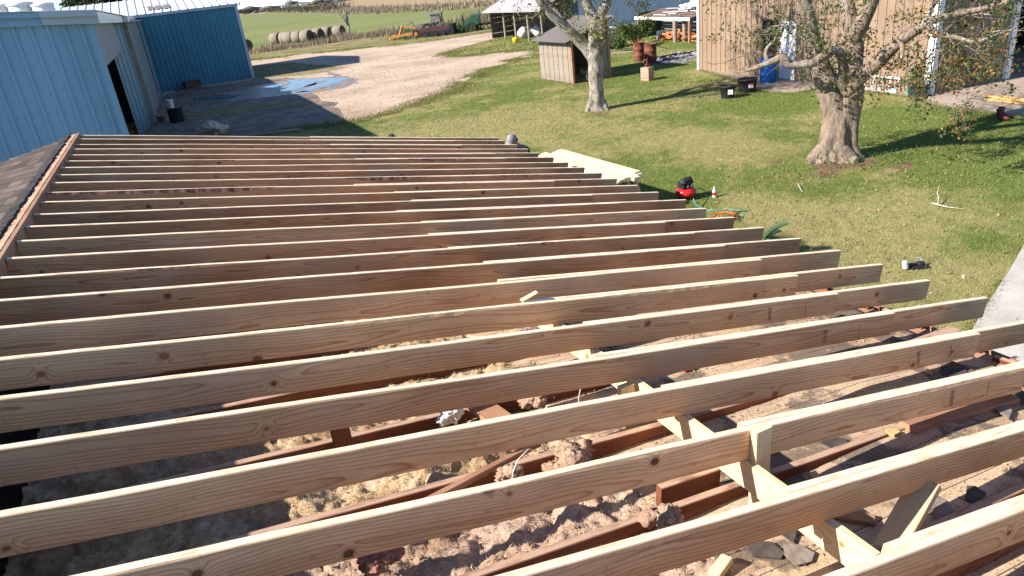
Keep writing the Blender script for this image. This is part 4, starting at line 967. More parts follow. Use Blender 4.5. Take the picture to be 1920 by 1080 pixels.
for r_, ((px, py), nb) in enumerate((((553, 80), 3), ((577, 78.5), 3), ((597, 75.5), 3), ((615, 72), 3), ((637, 69.5), 3))):
    P0 = G(px, py)
    for k in range(nb):
        o = bpy.data.objects.new('hay_bale', BM_); col.objects.link(o)
        q = P0+ax*(k*(BL+.06)+(.22 if (r_ == 0 and k == 2) else 0)); o.location = (q.x, q.y, BR_*.93); o.rotation_euler = (random.uniform(-.3, .3)*0, 0, rz_+random.uniform(-.04, .04))
        tag(o, 'round hay bale, %s in the %s row counted from the yard side' % (['right end', 'middle', 'left end'][k], ROWN[r_]), 'hay bale', 'round bales lined up in the field')
P0 = G(462, 97); o = bpy.data.objects.new('hay_bale', BM_); col.objects.link(o); o.location = (P0.x, P0.y, BR_*.93); o.rotation_euler = (0, 0, rz_-.3)
tag(o, 'lone dark round bale half hidden by the blue barn corner', 'hay bale', 'round bales lined up in the field')

MT['yellow_paint'] = plain('faded_yellow_orange', (.46, .21, .04), .6, .25, 3, dirt=(.25, .14, .08))
MT['machine_red'] = plain('faded_red_machine', (.07, .030, .028), .6, .4, 3)
MT['green_paint'] = plain('green_machine', (.03, .085, .055), .5, .3, 3)
MT['grey_metal'] = plain('grey_machine', (.17, .15, .14), .6, .35, 3)
MT['rim'] = plain('pale_rim', (.45, .38, .22), .6, .2)
P0 = G(768, 71.5); ex = (G(800, 68)-P0); ex.z = 0; ex.normalize(); ey = Vector((-ex.y, ex.x, 0))
def L_(o_, a, b_, c): return o_+ex*a+ey*b_+Vector((0, 0, c))
e = empty('mower', P0, 'faded yellow orange hitch mower deck in the weeds beside the road', 'mower')
b = MB()
for a, z0, z1 in ((-1.6, .15, .25), (-.9, .2, .35)): pass
b.bar(L_(P0, -1.9, -.6, .2), L_(P0, .9, -.6, .5), .22, .22); b.bar(L_(P0, -1.7, .5, .2), L_(P0, .9, .2, .5), .22, .22); b.bar(L_(P0, -1.9, -.7, .18), L_(P0, -1.6, .7, .18), .25, .2)
b.bar(L_(P0, -.9, -.6, .3), L_(P0, -.5, -.2, 1.25), .16, .14); b.bar(L_(P0, -.5, -.2, 1.2), L_(P0, .9, -.2, .9), .14, .12); b.box(L_(P0, -1.1, 0, .3), (1.5, 1.2, .18), Matrix((ex, ey, Vector((0, 0, 1)))).transposed()); b.build('deck', MT['yellow_paint'], e)
b = MB(); b.bar(L_(P0, -.6, .2, 1.0), L_(P0, .5, .3, 1.5), .10, .10); b.bar(L_(P0, .5, .3, 1.5), L_(P0, .6, .3, .6), .09, .09); b.build('lift_arm', MT['grey_metal'], e)
for s_ in (-.7, .5):
    b = MB(); b.cyl(L_(P0, .95, s_-.12, .38), L_(P0, .95, s_+.12, .38), .38, 16); w_ = b.build('wheel', MT['black'], e)
    b = MB(); b.cyl(L_(P0, .95, s_-.14, .38), L_(P0, .95, s_-.10, .38), .18, 12); b.build('rim', MT['yellow_paint'], w_)
Q = L_(P0, 2.35, .3, 0); e = empty('tractor', Q, 'old dark tractor with cab frame and pale wheel rims in the weeds', 'tractor')
b = MB(); b.box(L_(Q, -.6, .1, .95), (1.7, .6, .55), Matrix((ex, ey, Vector((0, 0, 1)))).transposed()); b.box(L_(Q, .5, .1, .7), (1.0, .7, .5), Matrix((ex, ey, Vector((0, 0, 1)))).transposed()); b.build('body', MT['grey_metal'], e)
b = MB()
for a in (.2, 1.1):
    for s_ in (-.4, .6): b.bar(L_(Q, a, s_, .8), L_(Q, a, s_, 2.0), .10, .10)
b.box(L_(Q, .65, .1, 2.03), (1.2, 1.3, .10), Matrix((ex, ey, Vector((0, 0, 1)))).transposed()); b.box(L_(Q, .65, -.42, 1.65), (.9, .06, .6), Matrix((ex, ey, Vector((0, 0, 1)))).transposed()); b.build('cab', MT['grey_metal'], e)
b = MB(); b.box(L_(Q, .75, .1, 1.15), (.5, .5, .1), Matrix((ex, ey, Vector((0, 0, 1)))).transposed()); b.box(L_(Q, 1.0, .1, 1.45), (.1, .5, .6), Matrix((ex, ey, Vector((0, 0, 1)))).transposed()); b.build('seat', MT['black'], e)
for s_ in (-.75, .85):
    b = MB(); b.cyl(L_(Q, -.2, s_-.2, .62), L_(Q, -.2, s_+.2, .62), .62, 20); w_ = b.build('wheel', MT['black'], e)
    b = MB(); b.cyl(L_(Q, -.2, s_-.22, .62), L_(Q, -.2, s_-.16, .62), .34, 16); b.build('rim', MT['rim'], w_)
Q = G(815, 68); e = empty('mower', Q, 'low dark red rotary cutter box at the right of the old tractor', 'mower')
b = MB(); b.box(L_(Q, .2, .3, .62), (3.2, 1.5, .55), Matrix((ex, ey, Vector((0, 0, 1)))).transposed()); b.build('deck', MT['machine_red'], e)
b = MB(); b.box(L_(Q, .2, -.5, .30), (3.0, .12, .42), Matrix((ex, ey, Vector((0, 0, 1)))).transposed()); b.box(L_(Q, 1.95, .2, .55), (.35, 1.6, .95), Matrix((ex, ey, Vector((0, 0, 1)))).transposed()); b.build('skirt', MT['dark'], e)
for a in (-.7, .3, 1.1):
    b = MB(); b.cyl(L_(Q, a, -.75, .2), L_(Q, a, -.6, .2), .2, 12); b.build('wheel', MT['black'], e)
Q = G(885, 59); e = empty('seed_drill', Q, 'green hopper machine half swallowed by weeds near the lean to', 'machine')
b = MB(); b.prism([L_(Q, -.7, 0, .6), L_(Q, .7, 0, .6), L_(Q, .9, 0, 1.5), L_(Q, .4, 0, 1.6), L_(Q, -.7, 0, 1.1)], ey*1.2); b.build('hopper', MT['green_paint'], e)
b = MB(); b.bar(L_(Q, -1.4, .7, .55), L_(Q, 2.2, .7, .55), .18, .18); b.bar(L_(Q, .9, .2, .5), L_(Q, 2.6, .4, .75), .14, .14); b.build('chassis', MT['dark'], e)
for s_ in (0, 1.4):
    b = MB(); b.cyl(L_(Q, .0, s_-.12, .45), L_(Q, .0, s_+.12, .45), .45, 16); b.build('wheel', MT['black'], e)
Q = G(934, 52); e = empty('pipe_rack', Q, 'thin pale yellow pipe rack standing in dry grass left of the lean to', 'rack')
MT['pale_yellow'] = plain('pale_yellow_paint', (.60, .50, .20), .6, .2)
b = MB(); b.bar(L_(Q, -.7, 0, 1.15), L_(Q, .9, 0, 1.15), .07, .07); b.build('rail', MT['pale_yellow'], e)
for a in (-.65, .1, .85):
    b = MB(); b.bar(L_(Q, a-.12, 0, 0), L_(Q, a, 0, 1.15), .06, .06); b.bar(L_(Q, a+.12, .2, 0), L_(Q, a, 0, 1.15), .06, .06); b.build('leg', MT['pale_yellow'], e)
# ================================================================ THE YARD BUILDINGS
# ---- tan building on the right
A_, B_, D_ = G(1309, 131), G(1740, 180), G(1865, 148)
tw = (B_-A_).normalized(); nw = Vector((-abs(tw.y), tw.x*math.copysign(1, -1), 0)).normalized()
nw = Vector((tw.y, -tw.x, 0)); nw = nw if nw.x < 0 else -nw
ux = -nw
def wall_pt(s, z, out=0.0): return A_+tw*s+nw*out+Vector((0, 0, z))
m = NT('tan_siding', .8, .2); P_ = m.pos()
c_ = m.ramp(m.noise(m.map(P_, (1, 1, .3)), 1.5, 5), [(.3, (.23, .163, .114)), (.7, (.285, .203, .142))])
c_ = m.mix(.4, c_, m.ramp(m.noise(P_, 40, 3), [(.3, (.8,)*3), (.7, (1.1,)*3)]), 'MULTIPLY'); m.color(c_); m.bump(m.noise(m.map(P_, (20, 20, 1)), 3, 4), .004); MT['tan'] = m.m
MT['tan_batten'] = plain('tan_batten', (.26, .175, .115), .8, .15, 3)
WL = (B_-A_).length; WH = 3.7
te = empty('outbuilding', A_+tw*5+ux*1.5, 'tan board and batten outbuilding with white corner trim behind the big tree', 'outbuilding')
RW = Matrix((tw, nw, Vector((0, 0, 1)))).transposed()
def wbox(b, s, z, w_, h_, d_, out): return b.box(wall_pt(s, z, out), (w_, d_, h_), RW)
b = MB()
for s0, s1, z0, z1 in ((0, 4.0, 0, WH), (4.0, 4.88, 0, 1.0), (4.0, 4.88, 2.05, WH), (4.88, 5.82, 2.06, WH), (5.82, WL, 0, WH)):
    wbox(b, (s0+s1)/2, (z0+z1)/2, s1-s0, z1-z0, .10, -.05)
b.build('lit_wall', MT['tan'], te)
b = MB(); s = .31
while s < WL-.1:
    for z0, z1 in ((.06, .98), (2.1, WH-.02)) if 3.95 < s < 4.95 else (((2.1, WH-.02),) if 4.8 < s < 5.9 else ((.06, WH-.02),)):
        wbox(b, s, (z0+z1)/2, .045, z1-z0, .022, .011)
    s += .305
b.build('battens', MT['tan_batten'], te)
b = MB(); wbox(b, .06, WH/2, .14, WH, .04, .028); b.build('corner_trim', MT['white_paint'], te)
b = MB(); wbox(b, WL-.07, WH/2, .16, WH, .04, .028); b.box(B_+ux*.10+tw*.022+Vector((0, 0, WH/2)), (.03, .18, WH), RW); b.build('corner_trim', MT['white_paint'], te)
DS = D_-B_; DL = DS.dot(ux)
b = MB(); b.box(B_+ux*(DL/2)-tw*.05+Vector((0, 0, WH/2)), (.10, DL, WH), RW); b.build('side_wall', MT['tan'], te)
b = MB(); s = .3
while s < DL-.1: b.box(B_+ux*s+tw*.011+Vector((0, 0, WH/2)), (.022, .045, WH), RW); s += .305
b.build('battens', MT['tan_batten'], te)
b = MB(); b.box(B_+ux*(DL+.02)+tw*.03+Vector((0, 0, WH/2)), (.16, .20, WH), RW); b.build('garage_post', MT['white_paint'], te); b = MB(); b.box(B_+ux*(DL+6)+tw*.03+Vector((0, 0, WH/2)), (.16, .20, WH), RW); b.build('garage_post', MT['white_paint'], te)
b = MB()
b.box(B_+ux*(DL+3)-tw*5.5+Vector((0, 0, WH/2)), (.1, 7, WH), RW); b.box(B_+ux*(DL+.2)-tw*2.8+Vector((0, 0, WH/2)), (5.4, .08, WH), RW); b.box(B_+ux*(DL+6.3)-tw*2.8+Vector((0, 0, WH/2)), (5.4, .08, WH), RW)
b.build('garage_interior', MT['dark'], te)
b = MB(); b.box(A_+ux*(.1)+tw*.06+Vector((0, 0, WH/2))-tw*.0+ux*3, (.1, 6, WH), RW); b.box(A_+ux*6+tw*4+Vector((0, 0, WH/2)), (8, .1, WH), RW); b.build('back_wall', MT['tan'], te)
ZR = WH
b = MB(); b.prism([A_-tw*.5+nw*.5+Vector((0, 0, ZR)), B_+tw*.5+nw*.5+Vector((0, 0, ZR)), B_+tw*.5+ux*9.8+Vector((0, 0, ZR+1.2)), A_-tw*.5+ux*9.8+Vector((0, 0, ZR+1.2))], (0, 0, .08)); b.build('roof', MT['grey_metal'], te)
b = MB(); wbox(b, 5.35, 1.03, .86, 2.0, .045, -.03); d_ = b.build('door', MT['white_paint'], te)
b = MB(); b.blob(wall_pt(5.70, 1.0, .05), (.035, .035, .035), 0, 1, 2); b.build('handle', MT['grey_metal'], d_)
b = MB()
for s in (4.91, 5.80): wbox(b, s, 1.03, .06, 2.1, .13, -.03)
wbox(b, 5.355, 2.07, .95, .06, .13, -.03); b.build('door_frame', MT['tan_batten'], te)
m = NT('window_glass', .08, .5); m.color((.02, .025, .03)); MT['glass'] = m.m
b = MB(); wbox(b, 4.44, 1.525, .84, 1.02, .03, -.06); wn_ = b.build('window', MT['glass'], te)
b = MB()
for s in (4.03, 4.44, 4.85): wbox(b, s, 1.525, .05 if s != 4.44 else .03, 1.1, .08, .0)
wbox(b, 4.44, 1.0, .9, .05, .10, .01); wbox(b, 4.44, 2.05, .9, .05, .08, .0); b.build('frame', MT['brown_post'], wn_)
# ---- along its wall
P0 = G(1450, 153); P0 = P0+nw*.25; e = empty('barrel', P0, 'bright blue plastic barrel standing by the white door', 'barrel')
MT['blue_plastic'] = plain('blue_plastic', (.015, .15, .50), .4, .15, 3)
b = MB(); b.lathe(P0, [(.25, 0), (.285, .04), (.29, .3), (.297, .31), (.297, .34), (.29, .35), (.29, .58), (.297, .6), (.29, .62), (.28, .86), (.25, .90), (.25, .87), (0, .87)], 28); b.build('drum', MT['blue_plastic'], e)
b = MB(); b.cyl(P0+Vector((.12, 0, .86)), P0+Vector((.12, 0, .90)), .04, 10); b.build('bung', MT['black'], e)
MT['alu'] = plain('aluminium', (.55, .55, .54), .35, .1, 4, metal=.4)
e = empty('ladder', wall_pt(9.3, 0, .12), 'aluminium ladder lying on edge against the tan wall', 'ladder')
for z, o_ in ((.06, .20), (.44, .08)):
    b = MB(); b.bar(wall_pt(7.4, z, o_), wall_pt(10.3, z, o_), .03, .07); b.build('rail', MT['alu'], e)
for i in range(10):
    s = 7.55+i*.30; b = MB(); b.tube([wall_pt(s, .06, .20), wall_pt(s, .44, .08)], .018, 8); b.build('rung', MT['alu'], e)
def pot(P0, r, h, mat, lab, name='plant_pot', leaf=None, sticker=False):
    e = empty(name, P0, lab, 'pot' if name == 'plant_pot' else 'tub')
    b = MB(); b.lathe(P0, [(r*.80, 0), (r*.97, h*.86), (r*1.05, h*.88), (r*1.05, h), (r*.97, h), (r*.92, h*.8), (0, h*.8)], 22); b.build('shell', MT[mat], e)
    b = MB(); b.lathe(P0+Vector((0, 0, h*.80)), [(r*.9, 0), (r*.5, .02), (0, .03)], 14); b.build('soil', MT['soil'], e)
    if sticker:
        v = (Vector((CAM.x, CAM.y, 0))-Vector((P0.x, P0.y, 0))).normalized(); rgt = Vector((0, 0, 1)).cross(v); c = P0+v*(r*.95)+rgt*r*.35+Vector((0, 0, h*.55))
        b = MB(); b.box(c, (.012, .16, .15), Matrix((v, rgt, Vector((0, 0, 1)))).transposed()); b.build('sticker', MT['white_paint'], e)
        if sticker == 2:
            b = MB(); b.box(c+Vector((0, 0, .05))+v*.004, (.012, .16, .05), Matrix((v, rgt, Vector((0, 0, 1)))).transposed()); b.build('sticker_band', MT['red_plastic'], e)
    return e
pot(G(1364, 184), .26, .42, 'black', 'black nursery tub with white sticker on the grass, left of a pair', 'tub', sticker=1)
pot(G(1401, 172), .33, .45, 'black', 'wider black tub with red and white sticker, right of a pair', 'tub', sticker=2)
MT['slate_plastic'] = plain('slate_plastic', (.045, .05, .06), .5, .2)
E_pot1 = pot(G(1720, 182), .29, .40, 'slate_plastic', 'dark slate plant pot with ivy at the white corner trim')
E_pot2 = pot(G(1810, 160), .34, .50, 'slate_plastic', 'larger grey pot by the shaded side wall near the garage', sticker=0)
MT['green_glass'] = plain('green_plastic', (.04, .38, .16), .25, .1)
P0 = G(1702, 177); b = MB(); b.lathe(P0, [(.05, 0), (.055, .16), (.02, .24), (.02, .28), (0, .28)], 12); tag(b.build('bottle', MT['green_glass']), 'green plastic bottle beside the slate pot', 'bottle')
MT['pale_blue_plastic'] = plain('light_blue_plastic', (.25, .45, .75), .5, .2); P0 = G(1676, 173); b = MB(); b.blob(P0+Vector((0, 0, .06)), (.16, .10, .07), .6, 4, 3, 5); tag(b.build('bag', MT['pale_blue_plastic']), 'crumpled light blue bag at the ladder end', 'bag')
MT['cardboard'] = plain('yellow_board', (.60, .38, .14), .8, .2, 3)
b = MB(); a, c = G(1856, 184, .05), G(1960, 196, .05); b.bar(a, c, .42, .03); b.bar(a+Vector((.2, .25, .03)), c+Vector((.1, -.1, .03)), .2, .03); tag(b.build('plywood_sheet', MT['cardboard']), 'yellow tan plywood strip lying on the driveway near the right edge', 'board')
P0 = G(1878, 224); b = MB(); MT['maroon'] = plain('maroon_leather', (.12, .03, .028), .6, .4, 8)
for dx in (-.11, .10):
    q = P0+Vector((dx, dx*.4, 0)); b.blob(q+Vector((0, -.06, .06)), (.06, .15, .06), .2, 3, 2, 3); b.tube([q+Vector((0, .05, .06)), q+Vector((0, .06, .28))], [.06, .07], 10)
tag(b.build('boots', MT['maroon']), 'pair of dark maroon boots on the grass at the driveway edge', 'boots')

# ---- little shed with a corrugated roof
a0, a1 = G(1018, 148), G(1070, 159); X0 = 15.72; YF, YB = 27.55, 30.4; X1 = 17.62
se = empty('shed', (16.6, 29, 0), 'small weathered wooden shed with grey corrugated roof behind the left tree', 'shed')
def sz(x): return 1.80+(x-X0)*.33
b = MB(); n = 13
for i in range(n):
    y0 = YF+(YB-YF)*i/n; b.box((X0-.012*(i % 2), (y0+(YB-YF)/n/2), .90), (.03, (YB-YF)/n-.012, 1.72+random.uniform(-.02, .02)))
b.build('board_wall', MT['grey_wood'], se)
MT['corrug'] = metal('grey_corrugated', (.17, .155, .145), .55, (.10, .08, .07), .5)
MT['tin'] = metal('grey_tin', (.36, .35, .34), .5, (.30, .19, .13), .6)
b = MB(); b.box((X1, (YF+YB)/2, 1.1), (.04, YB-YF, 2.2)); b.box(((X0+X1)/2, YB, 1.0), (X1-X0, .04, 2.0)); b.build('board_wall', MT['grey_wood'], se)
b = MB(); b.box((X1-.22, YF, 1.1), (.42, .04, 2.2)); b.build('front_board', MT['grey_wood'], se)
for x in (X0+.05, X1):
    b = MB(); b.box((x, YF-.03, sz(x)/2), (.10, .10, sz(x)-.02)); b.build('corner_post', MT['old_wood_pale'], se)
b = MB(); b.box((16.6, 29, .01), (1.8, 2.8, .02)); b.build('floor', MT['soil'], se)
b = MB(); nn = 22; vs = []
ya, yb = YF-.22, YB+.2
for i in range(nn*4+1):
    y = ya+(yb-ya)*i/(nn*4); dz = .022*math.sin(2*math.pi*i/4)
    vs += [(X0-.34, y, sz(X0-.34)+.06+dz), (X1+.2, y, sz(X1+.2)+.06+dz)]
b.add(vs, [(i*2, i*2+1, i*2+3, i*2+2) for i in range(nn*4)]); b.build('roof', MT['corrug'], se)
b = MB()
for y in (YF-.05, YB): b.bar((X0-.28, y, sz(X0-.28)), (X1+.15, y, sz(X1+.15)), .05, .09)
b.bar((X0-.02, YF, sz(X0)-.02), (X0-.02, YB, sz(X0)-.02), .05, .10); b.build('roof_rail', MT['brown_post'], se)
b = MB(); b.box((17.0, YF+1.3, .35), (.5, .5, .7)); b.lathe((16.75, YF+.25, .02), [(.05, 0), (.05, .2), (.03, .24), (0, .24)], 10)
o = b.build('jug', MT['white_paint']); bpy.data.objects.remove(o)
b = MB(); b.lathe((16.62, YF+.28, .02), [(.055, 0), (.06, .18), (.03, .24), (0, .24)], 12); tag(b.build('jug', MT['white_paint']), 'small white jug standing inside the shed opening', 'jug')

# ---- rusty drums, brick pillar, ash heap
m = NT('rusty_drum', .85, .2); o_ = m.obj()
m.color(m.ramp(m.noise(o_, 5, 6, .65), [(.3, (.09, .032, .02)), (.5, (.165, .06, .036)), (.7, (.24, .10, .06))])); m.bump(m.noise(o_, 25, 4), .006); MT['rust'] = m.m
for (px, py, lab) in ((1199, 114.5, 'open rusty oil drum, left of a touching pair'), (1220, 118.5, 'open rusty oil drum, right and nearer of a touching pair')):
    P0 = G(px, py); e = empty('oil_drum', P0, lab, 'drum', 'rusty burn drums')
    R = .285; b = MB(); b.lathe(P0, [(R, 0), (R, .28), (R+.012, .295), (R, .31), (R, .56), (R+.012, .575), (R, .59), (R, .87), (R+.012, .885), (R+.005, .90), (R-.015, .885), (R-.02, .1), (0, .08)], 30); b.build('shell', MT['rust'], e)
    b = MB(); b.lathe(P0+Vector((0, 0, .5)), [(R-.022, 0), (R*.4, .06), (0, .03)], 16); b.build('ash_fill', MT['ash'], e)
P0 = G(1214, 151); e = empty('brick_pillar', P0, 'short square brick pillar with a rusty pump pipe on the lawn', 'pillar')
m = NT('old_brick', .9, .15); o_ = m.obj()
bk = m.n('TexBrick', {'Vector': m.map(o_, (1, 1, 1)), 'Color1': (.32, .16, .11, 1), 'Color2': (.42, .25, .17, 1), 'Mortar': (.42, .37, .31, 1), 'Scale': 1.0, 'Mortar Size': .012, 'Brick Width': .2, 'Row Height': .075})
s_ = m.n('SeparateXYZ', {0: o_}); m.t.links.new(m.n('CombineXYZ', {0: m.math('ADD', s_.outputs[0], s_.outputs[1]), 1: s_.outputs[2], 2: 0.0}).outputs[0], bk.inputs['Vector'])
m.color(m.mix(.5, bk.outputs[0], m.ramp(m.noise(o_, 14, 4), [(.3, (.7,)*3), (.7, (1.2,)*3)]), 'MULTIPLY')); MT['brick'] = m.m
b = MB(); RB = Euler((0, 0, .35)).to_matrix()
b.box(P0+Vector((0, 0, .27)), (.38, .38, .54), RB)
for i in range(7): b.box(P0+Vector((random.uniform(-.004, .004), 0, .038+i*.077)), (.388, .388, .062), RB)
b.build('shaft', MT['brick'], e)
b = MB(); b.tube([P0+Vector((0, 0, .54)), P0+Vector((0, 0, .86))], .045, 10); b.lathe(P0+Vector((0, 0, .62)), [(.08, 0), (.08, .05)], 10); b.tube([P0+Vector((0, 0, .8)), P0+Vector((-.12, .03, .84)), P0+Vector((-.14, .03, .72))], .03, 8); b.build('pump_pipe', MT['rust'], e)
P0 = G(1274, 106); b = MB(); MT['ash_pale'] = plain('pale_ash', (.26, .25, .24), .95, .5, 6, .03, 25)
for i in range(16): b.blob(P0+Vector((random.uniform(-1.3, .9), random.uniform(-.8, .8), .05)), (random.uniform(.10, .28), random.uniform(.10, .22), random.uniform(.04, .11)), .9, 5, 3, 300+i)
b.blob(P0+Vector((-.2, 0, .0)), (1.5, 1.0, .05), .5, 3, 3, 299)
tag(b.build('ash_heap', MT['ash_pale']), 'low heap of pale ash and burnt litter behind the rusty drums', 'ash heap')
b = MB()
for i in range(9):
    q = P0+Vector((random.uniform(-1.2, 1.0), random.uniform(-.6, .6), .14)); a = random.uniform(-.4, .9); v = Vector((math.cos(a), math.sin(a), .05))*random.uniform(.3, .8)
    b.tube([q-v, q+v], [.03, .02], 6)
tag(b.build('charred_sticks', MT['dark']), 'charred sticks scattered over the pale ash', 'sticks')

# ---- big pale barn with the rusty lean-to
LB = G(948, 74); LX = 25.3
be = empty('pale_barn', (34, 52, 0), 'big pale blue grey barn wall behind the left tree', 'barn')
MT['barn_blue'] = metal('faded_blue_sheet', (.40, .47, .55), .55, (.36, .36, .36), .4)
b = MB(); ribbed(b, (27.5, 46.6), (48, 46.0), 0, 7.5, .60, .015, .05, (0, -1, 0), top=lambda s: min(7.5, 3.3+s*20*.35)); b.build('front_wall', MT['barn_blue'], be)
b = MB(); b.box((38, 58.5, 3.5), (20, .1, 7)); b.box((48, 52, 3.5), (.1, 12, 7)); b.build('back_wall', MT['barn_blue'], be)
MT['rust_roof'] = metal('rusty_roof', (.40, .36, .33), .6, (.30, .13, .07), .85)
b = MB(); ribbed_roof(b, [(27.3, 46.2, 3.25), (27.3, 59.6, 3.25), (39, 59.6, 7.3), (39, 46.2, 7.3)], 20, .03, .08); b.prism([(27.3, 46.2, 3.22), (39, 46.2, 7.27), (39, 59.6, 7.27), (27.3, 59.6, 3.22)], (0, 0, -.06)); b.build('roof', MT['rust_roof'], be)
b = MB(); b.bar((27.4, 46.45, .25), (40, 46.05, .25), .12, .5); b.build('base_board', MT['white_paint'], be)
le = empty('lean_to', (26.3, 52, 0), 'open lean to with dark back wall, pole posts and grey tin roof', 'lean-to')
b = MB(); ribbed_roof(b, [(24.75, 47.4, 2.15), (24.75, 57.6, 2.15), (27.5, 57.6, 3.28), (27.5, 47.4, 3.28)], 16, .025, .07); b.prism([(24.75, 47.4, 2.13), (27.5, 47.4, 3.25), (27.5, 57.6, 3.25), (24.75, 57.6, 2.13)], (0, 0, -.04)); b.build('roof', MT['tin'], le)
for y in (54.7, 52.4, 50.2, 48.0):
    x = 25.35 if y > 54 else 25.2; b = MB(); b.tube([(x, y, 0), (x+.02, y+.03, 1.2), (x, y, 2.15)], [.085, .08, .075], 9, nz=.12); b.build('post', MT['grey_wood'], le)
b = MB(); b.bar((25.2, 47.6, 2.16), (25.2, 57.4, 2.16), .08, .14); b.build('eave_beam', MT['brown_post'], le)
MT['dark_board'] = plain('dark_barn_boards', (.09, .085, .08), .9, .4, 2)
b = MB()
for i in range(6): b.box((27.35, 52.5, .22+i*.46), (.04, 10, .43)); b.box((26.35, 57.3, .22+i*.40), (2.0, .04, .37)) if i < 6 else None
b.build('back_wall', MT['dark_board'], le)
MT['bag_white'] = plain('white_bagging', (.66, .62, .58), .8, .12, 3, .01)
for i, (px, py, lab) in enumerate(((979, 72, 'square white bag block under the lean to, at the left'), (988, 70, 'white bag block next to the second lean to post'), (1004, 69, 'white lumpy bag block under the lean to, nearer the shed roof'), (1016, 67, 'white bag block at the right, just above the shed roof'))):
    P0 = G(px, py); b = MB(); b.blob(P0+Vector((.2, 0, .42)), (.48, .48, .44), .28, 2.5, 3, 40+i); tag(b.build('bulk_bag', MT['bag_white']), lab, 'bag', 'white bags under the lean to')
MT['pumpkin'] = plain('yellow_bucket', (.70, .44, .03), .5, .15); P0 = G(967, 80)
e = empty('bucket', P0, 'bright yellow bucket on the grass in front of the lean to', 'bucket'); b = MB(); b.lathe(P0, [(.16, 0), (.22, .09), (.24, .25), (.20, .37), (.18, .37), (.18, .3), (0, .3)], 16); b.build('pail', MT['pumpkin'], e)
b = MB(); b.tube([P0+Vector((.20*math.cos(a), 0, .36+.12*math.sin(a))) for a in np.linspace(0, math.pi, 9)], .012, 5); b.build('handle', MT['screws'], e)

# ---- caged water tank
P0 = G(1140, 93)+Vector((.25, .4, 0)); e = empty('water_tank', P0, 'white cube water tank in a grey wire cage behind the left tree', 'tank')
RT = Euler((0, 0, -.1)).to_matrix()
b = MB(); b.box(P0+Vector((0, 0, .70)), (.98, 1.12, .98), RT); b.lathe(P0+Vector((0, 0, 1.18)), [(.2, 0), (.18, .06), (0, .07)], 14); MT['tank'] = plain('milky_plastic', (.72, .74, .75), .4, .06, 2); b.build('tank', MT['tank'], e, bevel=.05)
b = MB()
for z in (.25, .45, .65, .85, 1.05, 1.2):
    for a in (-.52, .52): b.bar(P0+RT@Vector((a, -.6, z)), P0+RT@Vector((a, .6, z)), .022, .022)
    for a in (-.6, .6): b.bar(P0+RT@Vector((-.52, a, z)), P0+RT@Vector((.52, a, z)), .022, .022)
for k in range(6):
    for s_ in (-1, 1):
        y = -.6+k*.24; b.bar(P0+RT@Vector((.52*s_, y, .15)), P0+RT@Vector((.52*s_, y, 1.22)), .022, .022); x = -.52+k*.208; b.bar(P0+RT@Vector((x, .6*s_, .15)), P0+RT@Vector((x, .6*s_, 1.22)), .022, .022)
b.build('cage', MT['grey_metal'], e)
b = MB()
for y in (-.5, 0, .5): b.box(P0+RT@Vector((0, y, .07)), (1.0, .12, .13), RT)
b.box(P0+Vector((0, 0, .15)), (1.04, 1.2, .03), RT); b.build('pallet', MT['brown_post'], e)
P0 = G(1150, 101); o = board('border_log', P0+Vector((-.6, .5, .05)), G(1192, 98)+Vector((.0, 0, .05)), .12, .10, 'grey_wood', wane=1); tag(o, 'weathered border timber on the grass below the water tank', 'timber')

# ---- firewood shelter with white fascia
we = empty('wood_shelter', (28.3, 37, 0), 'low open wood shelter with white fascia and round posts', 'shelter')
Wl, Wr = G(1198, 77), G(1293, 81)
def WSP(t, d, z): return Vector((Wl.x+(Wr.x-Wl.x)*t, Wl.y+(Wr.y-Wl.y)*t, 0))+Vector((d, d*.12, z))
for t, d, r in ((0, 0, .07), (.735, .0, .13), (1.0, 0, .09), (.83, .35, .13), (1.02, .7, .13)):
    b = MB(); b.tube([WSP(t, d, 0), WSP(t, d, .6), WSP(t, d, 1.30)], [r, r*.95, r*.92], 10, nz=.1); b.build('post', MT['grey_wood'] if r > .1 else MT['old_wood_pale'], we)
b = MB(); b.bar(WSP(-.06, -.05, 1.36), WSP(1.02, -.05, 1.29), .06, .17); b.build('fascia', MT['white_paint'], we)
b = MB(); ribbed(b, WSP(-.02, 1.9, 0)[:2], WSP(1.1, 1.9, 0)[:2], 0, 1.35, .3, .02, .05, (-1, 0, 0)); b.build('back_wall', MT['barn_blue'], we)
b = MB(); b.bar(WSP(-.02, .05, .9), WSP(-.02, 1.9, .9), .05, 1.5); b.bar(WSP(0, 1.85, .75), WSP(1.1, 1.85, .75), .05, .09); b.build('side_wall', MT['dark_board'], we)
MT['roof_brown'] = plain('brown_roof_boards', (.17, .115, .09), .9, .4, 2, .02)
b = MB()
for i in range(8): b.bar(WSP(-.04, i*.28+.05, 1.42+i*.035+random.uniform(-.01, .01)), WSP(1.04, i*.28+.05, 1.36+i*.035+random.uniform(-.01, .01)), .25, .03)
b.build('roof_boards', MT['roof_brown'], we)
b = MB()
for i in range(8):
    a, t0 = random.uniform(.2, 2.0), random.uniform(.1, .7); b.bar(WSP(t0, a, 1.48+a*.125), WSP(t0+random.uniform(.15, .3), a+random.uniform(-.1, .1), 1.47+a*.125), random.uniform(.06, .14), .02)
tag(b.build('roof_laths', MT['white_paint']), 'pale laths scattered on the roof of the wood shelter', 'laths')
b = MB(); q = WSP(.80, 1.7, 1.75)
for i in range(14): b.blob(q+Vector((random.uniform(-.5, 1.2), random.uniform(-1.3, .9), random.uniform(-.08, .35))), (random.uniform(.25, .5), random.uniform(.3, .55), random.uniform(.12, .25)), .6, 3.5, 3, 400+i)
